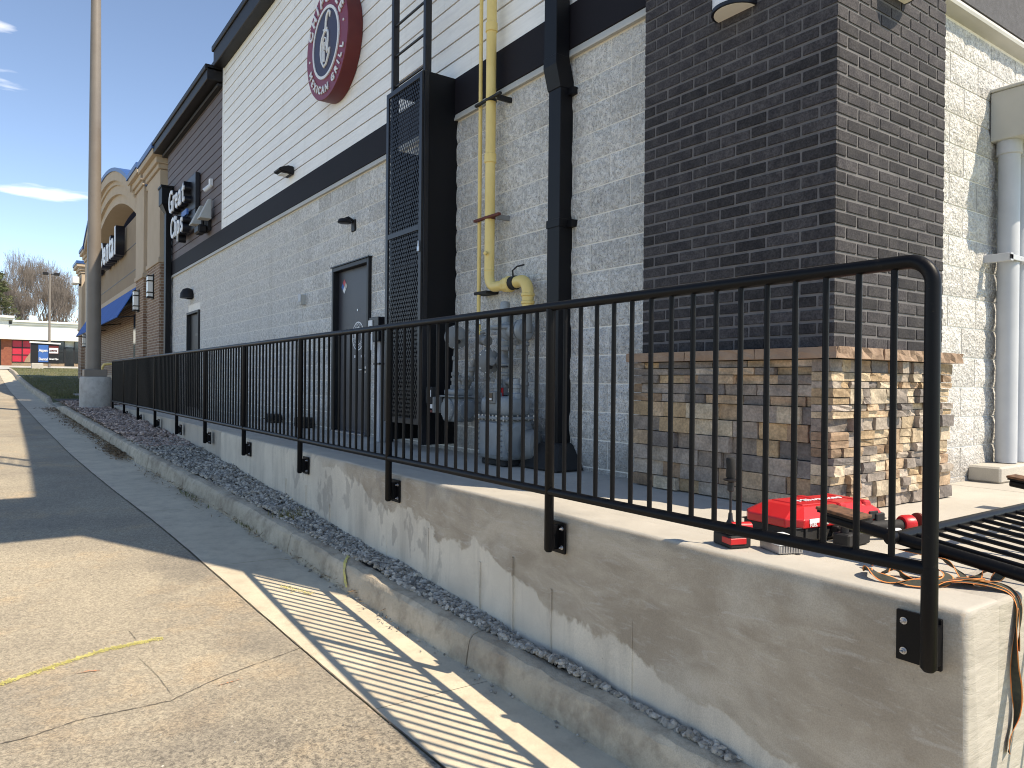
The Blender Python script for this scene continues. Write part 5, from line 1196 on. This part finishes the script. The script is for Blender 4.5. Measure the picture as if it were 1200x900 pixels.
# ---------------------------------------------------------------- ratchet strap
stp = thing('ratchet_strap', 'orange edged black webbing strap heaped at the wall corner and hanging down', 'strap', (2.5, 1.1, 0))
def catmull(P, n=9):
    P = [Vector(p) for p in P]; Q = [P[0]]+P+[P[-1]]; out = []
    for i in range(1, len(Q)-2):
        a, b, c, d = Q[i-1:i+3]
        for k in range(n):
            t = k/n; out.append(.5*((2*b)+(c-a)*t+(2*a-5*b+4*c-d)*t*t+(3*b-a-3*c+d)*t**3))
    out.append(P[-1]); return out
def webbing(P, ups, w=.0155):
    pts = catmull(P); U = catmull(ups)
    mbs = {'c': MB(), 'a': MB(), 'b': MB()}
    for nm, o0, o1 in (('c', -.78, .78), ('a', -1, -.78), ('b', .78, 1)):
        mb = mbs[nm]
        for i, p in enumerate(pts):
            t = (pts[min(i+1, len(pts)-1)]-pts[max(i-1, 0)]).normalized(); s_ = t.cross(U[i]); s_ = s_.normalized() if s_.length > 1e-4 else Vector((1, 0, 0)); nn = s_.cross(t)*.0008
            for o_, q in ((o0, nn), (o1, nn), (o1, -nn), (o0, -nn)): mb.v.append(tuple(p+s_*w*o_+q))
        for i in range(len(pts)-1):
            for j in range(4): a = 4*i+j; c_ = 4*i+(j+1) % 4; mb.f.append((a, c_, c_+4, a+4))
    c_ = part('webbing', mbs['c'], 'webbing', stp, smooth=60); part('strap_edge', mbs['a'], 'orangew', c_, smooth=60); part('strap_edge', mbs['b'], 'orangew', c_, smooth=60)
Z = Vector((0, 0, 1))
def hop(P, tilt=0): return webbing(P, [Vector((.5*sin(2.3*i+tilt), .5*cos(1.9*i+tilt), .55)) for i in range(len(P))])
hop([(2.44, 1.34, .010), (2.38, 1.30, .030), (2.36, 1.24, .015), (2.41, 1.17, .012), (2.47, 1.16, .030), (2.50, 1.21, .040), (2.47, 1.28, .022), (2.42, 1.27, .014)], .3)
hop([(2.52, 1.38, .012), (2.50, 1.30, .055), (2.44, 1.25, .060), (2.41, 1.20, .020), (2.46, 1.12, .010), (2.53, 1.12, .024), (2.55, 1.18, .035), (2.50, 1.24, .030)], 1.4)
hop([(2.36, 1.20, .008), (2.40, 1.13, .018), (2.47, 1.10, .012), (2.54, 1.08, .016), (2.58, 1.03, .014)], 2.2)
hop([(2.62, 1.33, .06), (2.60, 1.22, .070), (2.60, 1.14, .045), (2.56, 1.08, .014), (2.53, 1.06, .010)], 3.1)
hop([(2.50, 1.15, .010), (2.54, 1.07, .020), (2.58, 1.02, .018), (2.63, 1.00, .055), (2.68, 1.03, .062), (2.66, 1.08, .02), (2.59, 1.07, .012), (2.55, 1.10, .01)], 4.)
webbing([(2.48, 1.13, .012), (2.51, 1.07, .020), (2.55, 1.01, .016), (2.575, .965, .006), (2.575, .938, -.03), (2.555, .935, -.10), (2.535, .93, -.20), (2.55, .93, -.28), (2.555, .93, -.36), (2.525, .935, -.43), (2.515, .935, -.47)],
        [Z, Z, Z, Vector((0, -1, 1)), Vector((0, -1, .1)), Vector((.5, -1, 0)), Vector((1, -.5, 0)), Vector((1, .2, 0)), Vector((.9, -.7, 0)), Vector((.2, -1, 0)), Vector((.6, -1, 0))])
webbing([(2.54, 1.10, .02), (2.57, 1.02, .022), (2.588, .962, .006), (2.585, .936, -.04), (2.578, .934, -.12), (2.568, .934, -.17)], [Z, Z, Vector((0, -1, 1)), Vector((0, -1, 0)), Vector((.4, -1, 0)), Vector((.8, -1, 0))])
# ---------------------------------------------------------------- light pole
lpz = gz(19.6)
po = thing('light_pole', 'tall bronze steel light pole on a round concrete footing beyond the railing', 'light pole', (1.95, 19.6, lpz))
part('footing', MB().lathe([(.33, -.2), (.328, .1), (.33, .5), (.325, .86), (.30, .895), (0, .895)], (1.95, 19.6, lpz), (0, 0, 1), 32), 'polebase', po, smooth=40)
part('base_cover', MB().box(1.70, 2.17, 19.38, 19.82, lpz+.896, lpz+1.06), 'pole', po, bevel=.012)
part('shaft', MB().tube([(1.905, 19.6, lpz+1.0), (1.905, 19.6, lpz+6), (1.90, 19.6, lpz+12.5)], [.160, .130, .085], 20), 'pole', po, smooth=50)
part('arm', MB().box(1.4, 2.4, 19.57, 19.63, lpz+12.3, lpz+12.4), 'pole', po); part('lamp_head', MB().box(2.3, 2.9, 19.4, 19.8, lpz+12.28, lpz+12.45), 'pole', po, bevel=.02)
part('access_cover', MB().box(1.77, 1.79, 19.52, 19.6, lpz+1.3, lpz+1.5), 'pole', po)
yg = thing('yellow_gas_riser', 'short yellow gas pipe with a grey post between the pole footing and railing', 'pipe', (2.6, 21, 0))
part('pipe_bend', MB().tube([(2.34, 22, .78), (2.34, 22, .90), (2.38, 22, .98), (2.46, 22.0, 1.0), (2.75, 22.0, 1.01)], .035, 10), 'yellow', yg, smooth=50); part('meter_post', MB().tube([(2.34, 22, .0), (2.34, 22, .80)], .028, 8), 'grey', yg); part('meter_box', MB().box(2.36, 2.75, 21.9, 22.2, .0, .58), 'meter', yg, bevel=.05)
# ---------------------------------------------------------------- dental building
db = thing('dental_building', 'tan stucco and brown brick building with an arched gable and blue trim', 'building', (6, 31, 0))
def cornice(y0, y1, xf, z, ov=.22, name='cornice'):
    steps = ((.06, -.42, -.30), (.12, -.30, -.14), (ov, -.14, .0))
    q = None
    for o_, a, b_ in steps:
        q = part(name, MB().box(xf-o_, xf+.9, y0-o_, y1+o_, z+a, z+b_), 'stucco', db, bevel=.01)
    part('coping', MB().box(xf-ov-.03, xf+.92, y0-ov-.03, y1+ov+.03, z, z+.13), 'bluecap', q)
def pilaster(y0, y1, xf, zb, zt, zg):
    part('brick_pier', MB().box(xf, 4.2, y0, y1, zg-.3, zb), 'brickfar', db)
    part('pilaster', MB().box(xf-.01, 4.2, y0-.01, y1+.01, zb+.003, zt-.43), 'stucco', db, bevel=.01)
    part('pilaster_base', MB().box(xf-.04, 4.2, y0-.04, y1+.04, zb+.0, zb+.12), 'stucco', db, bevel=.01)
    cornice(y0, y1, xf, zt)
part('wall_core', MB().box(3.9, 16, 19.9, 41.9, -.5, 5.6), 'brickfar', db)
part('side_stucco', MB().box(3.895, 16, 19.893, 21.4, 3.6, 5.7), 'stucco', db)
pilaster(20.2, 21.98, 3.40, 3.55, 6.32, 0); pilaster(22.75, 24.1, 3.42, 3.45, 6.45, 0)
part('recess_wall', MB().box(3.66, 4.2, 21.98, 22.75, -.3, 3.5), 'brickfar', db); part('recess_panel', MB().box(3.62, 4.2, 21.99, 22.74, 3.5, 5.6), 'stucco', db); cornice(22.1, 22.6, 3.62, 6.0, .15)
pilaster(37.6, 38.8, 3.42, 2.9, 6.3, .3); pilaster(40.2, 41.7, 3.40, 2.9, 6.0, .4)
part('far_wall', MB().box(3.6, 4.2, 38.8, 40.2, -.3, 5.4), 'stucco', db)
part('bay_brick', MB().box(3.62, 4.2, 24.1, 37.6, -.3, 2.98), 'brickfar', db)
part('bay_door_opening', MB().box(3.56, 3.63, 24.7, 25.5, .1, 2.6), 'glass', db); part('stone_base', MB().box(3.52, 3.63, 25.6, 37.5, .0, .75), 'stucco', db)
zarc = lambda y: 7.95-1.45*((y-30.85)/6.75)**2
mb = MB(); pts = [(3.54, 24.1, 3.0)]+[(3.54, 37.6, 3.0)]+[(3.54, y, zarc(y)-.9) for y in frange(37.6, 24.1, .75)]
mb.prism(pts, (.5, 0, 0)); part('gable_panel', mb, 'stucco2', db)
for z in (4.75, 3.95): part('stucco_joint', MB().box(3.532, 3.541, 24.1, 37.6, z, z+.025), 'doorf', db)
for (x0, a, b_, m) in ((3.50, -1.15, -.85, 'stucco'), (3.40, -.85, -.55, 'stucco'), (3.34, -.55, -.42, 'stucco'), (3.24, -.42, -.12, 'stucco'), (3.20, -.12, .0, 'bluecap')):
    mb = MB(); Y = frange(24.1, 37.6, .75); i0 = 0
    for y in Y:
        for x, zz_ in ((x0, zarc(y)+a), (x0, zarc(y)+b_), (4.2 if m == 'stucco' else 9.0, zarc(y)+b_), (4.2 if m == 'stucco' else 9.0, zarc(y)+a)): mb.v.append((x, y, zz_))
    for i in range(len(Y)-1):
        for j in range(4): a_ = 4*i+j; c_ = 4*i+(j+1) % 4; mb.f.append((a_, c_, c_+4, a_+4))
    mb.f.append((0, 1, 2, 3)); k = 4*(len(Y)-1); mb.f.append((k+3, k+2, k+1, k)); part('arch_moulding' if m == 'stucco' else 'arch_coping', mb, m, db, smooth=30)
part('belt_course', MB().box(3.46, 3.7, 24.11, 37.59, 3.30, 3.52), 'stucco', db, bevel=.02); part('belt_course', MB().box(3.50, 3.7, 24.11, 37.59, 2.98, 3.30), 'stucco', db, bevel=.01)
aw = MB(); aw.v = [(3.50, 24.2, 3.42), (3.50, 37.2, 3.42), (2.93, 37.2, 2.42), (2.93, 24.2, 2.42), (3.50, 24.2, 3.39), (3.50, 37.2, 3.39), (2.95, 37.2, 2.40), (2.95, 24.2, 2.40)]
aw.f = [(0, 1, 2, 3), (7, 6, 5, 4), (3, 2, 6, 7), (0, 3, 7, 4), (1, 5, 6, 2)]; a_w = part('awning', aw, 'awning', db)
for y in (24.25, 28.5, 32.8, 37.1): part('awning_strut', MB().tube([(2.96, y, 2.41), (3.60, y, 2.50)], .02, 6), 'dark', a_w)
def lantern(label, x, y, z):
    t = thing('wall_lantern', label, 'wall lantern', (x, y, z), 'box lanterns on the brick piers')
    part('glass_box', MB().box(x-.14, x, y-.10, y+.10, z-.26, z+.26), 'lampglass', t); 
    for zz_ in (z-.29, z-.17, z+.13, z+.26): part('lantern_band', MB().box(x-.15, x+.0, y-.11, y+.11, zz_, zz_+.03), 'eave', t)
    part('back_plate', MB().box(x-.02, x+.01, y-.14, y+.14, z-.32, z+.32), 'eave', t)
lantern('white box lantern on the brick pier nearest the black downspout', 3.395, 21.1, 3.02); lantern('white box lantern on the second brick pier beside the awning', 3.415, 23.55, 2.86); 
lantern('white box lantern on the far brick pier beneath the end of the awning', 3.415, 38.2, 2.3)
tagged('brown_downspout', MB().box(3.50, 3.62, 24.35, 24.5, 0, 3.4), 'brickm', 'thin dark downspout between the second pier and the bay', 'downspout')
dsn = thing('dental_sign', 'white block letter sign on black backing across the tan gable', 'sign', (3.4, 30, 5))
channel_letters(dsn, 'Aspen', 1.25, (3.22, 35.4, 4.70), .26, .80, .03, ADV); channel_letters(dsn, 'Dental', 1.25, (3.22, 31.3, 4.70), .26, 1.16, .03, ADV)
wfl = thing('white_floodlight', 'white floodlight under the far cornice of the tan building', 'wall light', (3.1, 40, 5)); part('flood_head', MB().box(3.0, 3.3, 40.2, 40.9, 5.05, 5.4), 'white', wfl, bevel=.05); part('flood_arm', MB().box(3.3, 3.42, 40.5, 40.6, 5.0, 5.1), 'dark', wfl)
# ---------------------------------------------------------------- monument sign
my = 58.; mzg = gz(my)
ms = thing('monument_sign', 'low tenant sign with blue and dark panels on a pale pedestal', 'sign', (2.8, my, mzg))
def mf(px): return px
X0, X1 = 2.02, 3.62; b0 = mzg+.10
part('pedestal', MB().box(2.05, 2.72, my-.2, my+.35, mzg-.1, b0+.42), 'slab', ms, bevel=.03)
part('cabinet', MB().box(X0, X1, my, my+.75, b0+.42, b0+1.75), 'doorf', ms, bevel=.02)
mb = MB(); mb.prism([(X0-.06, my-.08, b0+1.76), (X1+.08, my-.08, b0+1.70), (X1+.08, my-.08, b0+1.80), (X0-.06, my-.08, b0+1.87)], (0, .9, 0)); part('cap', mb, 'facadew', ms)
part('blue_panel', MB().box(X0+.42, X0+.98, my-.02, my, b0+.50, b0+1.64), 'blue', ms); part('brown_panel', MB().box(X0+1.02, X1-.04, my-.02, my, b0+1.06, b0+1.60), 'maroon_s', ms); part('white_panel', MB().box(X0+1.03, X1-.06, my-.03, my-.02, b0+1.10, b0+1.46), 'white', ms)
for i, (tx, tz, s_) in enumerate((('Aspen', b0+1.20, .25), ('Dental', b0+.62, .24))): tpart('lettering', ms, tx, s_, .02, 'white', (X0+.44, my-.035, tz), (1, 0, 0), (0, 0, 1), sx=.78, bold=.008)
tpart('lettering', ms, 'Great Clips', .17, .02, 'white', (X0+1.03, my-.035, b0+.66), (1, 0, 0), (0, 0, 1), sx=.66, bold=.006); tpart('lettering', ms, 'CHIPOTLE', .15, .02, 'maroon_s', (X0+1.05, my-.045, b0+1.22), (1, 0, 0), (0, 0, 1), sx=.62, bold=.004)
# ---------------------------------------------------------------- shops across the street
WY = 95.; wz = gz(WY)
ws = thing('white_shop_row', 'low white fronted shop row with brick piers across the street', 'building', (5, WY, wz))
part('wall_core', MB().box(-45, 34, WY+.3, WY+25, wz-.5, wz+4.9), 'facadew', ws)
part('fascia', MB().box(-45, 34, WY-.7, WY+.3, wz+2.95, wz+4.55), 'facadew', ws); 
for o_, a, b_ in ((.85, 4.55, 4.78), (1.0, 4.78, 5.0)): part('cornice', MB().box(1.6, 34, WY-.7-o_+.7, WY+1, wz+a, wz+b_), 'facadew', ws, bevel=.03)
part('raised_parapet', MB().box(-20, 1.3, WY-.9, WY+.6, wz+2.96, wz+4.95), 'facadew', ws)
for o_, a, b_ in ((.3, 4.95, 5.15), (.5, 5.15, 5.4)): part('parapet_cornice', MB().box(-20-o_, 1.3+o_, WY-.9-o_, WY+1, wz+a, wz+b_), 'facadew', ws, bevel=.03)
part('brick_sill', MB().box(-45, 34, WY-.02, WY+.3, wz-.3, wz+.55), 'brickfar', ws); 
brr = mat('red brick pier', (.30, .10, .06), (.24, .075, .05), 5, .9, .004, 30); MT['brr'] = brr
part('brick_pier', MB().box(.66, 1.6, WY-.12, WY+.3, wz-.3, wz+2.95), 'brr', ws)
def win(x0, x1, m='glass', z0=.55, z1=2.9, nx=2, nz=2):
    f = MB(); fx = .045
    for k in range(nx+1): xx_ = x0+(x1-x0)*k/nx; f.box(xx_-fx, xx_+fx, WY-.07, WY, wz+z0, wz+z1)
    for k in range(nz+1): zz_ = z0+(z1-z0)*k/nz; f.box(x0+fx, x1-fx, WY-.068, WY-.002, wz+zz_-fx, wz+zz_+fx)
    w_ = part('window', f, 'doorf', ws); 
    for i in range(nx):
        for j in range(nz): part('pane', MB().box(x0+(x1-x0)*i/nx+fx, x0+(x1-x0)*(i+1)/nx-fx, WY-.03, WY, wz+z0+(z1-z0)*j/nz+fx, wz+z0+(z1-z0)*(j+1)/nz-fx), m, w_)
win(1.62, 3.45, 'shopred', .55, 2.9, 2, 3); win(3.6, 6.4, 'glass', .55, 2.95, 3, 2); win(7.4, 11, 'glass', .55, 2.95, 3, 2); win(11.2, 18, 'glass', .55, 2.95, 5, 2); win(-6, .6, 'glass', .1, 2.95, 5, 2); win(-14, -6.2, 'glass', .55, 2.95, 6, 2)
ent = part('entrance_door', MB().box(6.45, 7.35, WY-.06, WY+.02, wz, wz+2.3), 'doorf', ws); part('door_glass', MB().box(6.55, 7.25, WY-.07, WY-.061, wz+.1, wz+2.2), 'glass', ent)
part('roof_unit', MB().box(3.2, 3.9, WY+2, WY+3, wz+4.9, wz+5.75), 'facadew', ws, bevel=.05); part('roof_unit', MB().box(5.0, 5.9, WY+5, WY+6, wz+4.9, wz+5.35), 'scup', ws, bevel=.05)
tpart('lettering', ws, 'BEAUTY', 1.0, .1, 'dark', (-3.55, WY-.98, wz+3.55), (1, 0, 0), (0, 0, 1), shear=.3)
px_ = thing('window_poster', 'pale figure poster beside the red shop window film', 'poster', (3.3, WY-.1, wz)); part('poster_figure', MB().prism([(2.7, WY-.10, wz+.55), (3.42, WY-.10, wz+.55), (3.42, WY-.10, wz+1.9), (3.2, WY-.10, wz+1.5), (2.85, WY-.10, wz+.95)], (0, .02, 0)), 'cap', px_)
# parking lamp
lpp = thing('parking_lamp', 'slender grey parking lamp with two dark heads before the white shops', 'lamp post', (3.95, 75, gz(75)))
part('mast', MB().tube([(3.95, 75, gz(75)), (3.95, 75, 9.55)], [.11, .07], 10), 'pole', lpp, smooth=50); part('crossbar', MB().box(3.5, 4.4, 74.96, 75.04, 9.5, 9.57), 'eave', lpp)
for x in (3.42, 4.26): part('lamp_head', MB().box(x, x+.42, 74.8, 75.2, 9.45, 9.68), 'eave', lpp, bevel=.03)
# grass blades on the sunny verge
blades('verge_grass', 'sunlit pale grass verge in front of the white shops', 'blade', 5000, lambda: (random.uniform(-6, 14), random.uniform(83, 94), gz(88)+.0), .16)
# ---------------------------------------------------------------- trees behind the shops
def bare_tree(label, x, y, H, seed, spread=.9, depth=6):
    rd = random.Random(seed); t = thing('bare_tree', label, 'tree', (x, y, gz(y)), 'leafless trees behind the white shops')
    trunk = MB(); crown = MB()
    def grow(p, d, L, r, k):
        n = 3; pts = [p]; rr = [r]
        for i in range(n):
            d = (d+Vector((rd.gauss(0, .10), rd.gauss(0, .10), rd.gauss(.05, .06)))).normalized(); p = p+d*L/n; pts.append(p); rr.append(max(r*(1-.45*(i+1)/n), .009))
        (trunk if k == 0 else crown).tube(pts, rr, 5 if k < 3 else 3, cap=False)
        if k >= depth: return
        m = 4 if k < 3 else rd.choice((3, 3, 4))
        for j in range(m):
            a = rd.uniform(0, 6.28); s_ = spread*rd.uniform(.35, .75); q = Vector((cos(a)*s_, sin(a)*s_, rd.uniform(.6, 1.3))).normalized()
            nd = (d*.75+q).normalized(); st_ = pts[rd.choice((2, 3))] if j else pts[3]
            grow(st_, nd, L*rd.uniform(.62, .82), rr[-1]*rd.uniform(.65, .9), k+1)
    grow(Vector((x, y, gz(y)-.3)), Vector((0, 0, 1)), H*.27, H*.016, 0)
    part('trunk', trunk, 'bark', t, smooth=60); part('crown', crown, 'bark', t, smooth=60)
bt_ = [('tall bare tree rising behind the parking lamp', 5.2, 118, 17, 3), ('bare tree partly hidden by the tan building cornice', 9.0, 124, 16, 5), ('bare tree at the left of the tall one behind the shops', 1.8, 121, 14, 8),
       ('thin bare tree close behind the shop parapet', 7.2, 128, 17, 12), ('broad bare tree at the far left edge', -1.5, 130, 15.5, 14), ('bare tree beyond the tan building end', 12.5, 122, 15, 21), ('bare tree left of frame behind the shops', -8, 126, 15, 31), ('bare tree well to the right behind the tan building', 19, 126, 15, 33),
       ('slim bare tree between the evergreen and the tall tree', 3.4, 116, 12, 41), ('bare tree behind the roof unit of the shops', 6.2, 134, 18, 43), ('bare tree just left of the tan building cornice', 8.0, 119, 13, 47), ('pale bare tree at the back between the two tallest', 3.0, 138, 19, 52), ('bare tree over the raised shop parapet', .2, 127, 16, 55)]
for l_, x, y, H, s_ in bt_: bare_tree(l_, x, y, H, s_)
def pine(label, x, y, H, seed, R):
    rd = random.Random(seed); t = thing('pine_tree', label, 'tree', (x, y, gz(y))); z0 = gz(y)
    part('trunk', MB().tube([(x, y, z0-.3), (x+.1, y, z0+H*.6), (x, y, z0+H)], [.28, .16, .03], 8), 'bark', t, smooth=50)
    mb = MB(); br = MB()
    for k in range(70):
        h = rd.uniform(.12, 1)**.8; a = rd.uniform(0, 6.28); L = R*(1.05-h)**.7*rd.uniform(.5, 1.1); p = Vector((x, y, z0+H*h)); q = p+Vector((cos(a)*L, sin(a)*L, L*.15-.2))
        br.tube([p, q], [.05, .012], 4)
        for j in range(70):
            s_ = rd.uniform(.2, 1); c_ = p.lerp(q, s_)+Vector((rd.gauss(0, .28), rd.gauss(0, .28), rd.gauss(0, .16))); u = Vector((rd.gauss(0, 1), rd.gauss(0, 1), rd.gauss(0, .5))).normalized()*.22; v = Vector((rd.gauss(0, 1), rd.gauss(0, 1), rd.gauss(0, 1))).normalized()*.06
            mb.quad(c_-u, c_-v, c_+u, c_+v)
    part('limbs', br, 'bark', t); part('crown', mb, 'needle', t)
pine('dark evergreen at the left edge behind the white shops', .55, 112, 12, 2, 3.4)
mb = MB(); rd = random.Random(9)
for k in range(16000):
    x = rd.uniform(-60, 60); y = rd.uniform(126, 146); h = abs(rd.gauss(0, 1))*3.0+rd.uniform(0, 4.5); p = Vector((x, y, gz(y)+h)); d = Vector((rd.gauss(0, .5), rd.gauss(0, .3), 1)).normalized()*rd.uniform(.8, 2.2); w_ = Vector((1, .3, 0))*rd.uniform(.02, .06)
    mb.quad(p-w_, p+w_, p+d)
tagged('brush_thicket', mb, 'leaf', 'brown winter brush massed behind the white shops', None, kind='stuff')
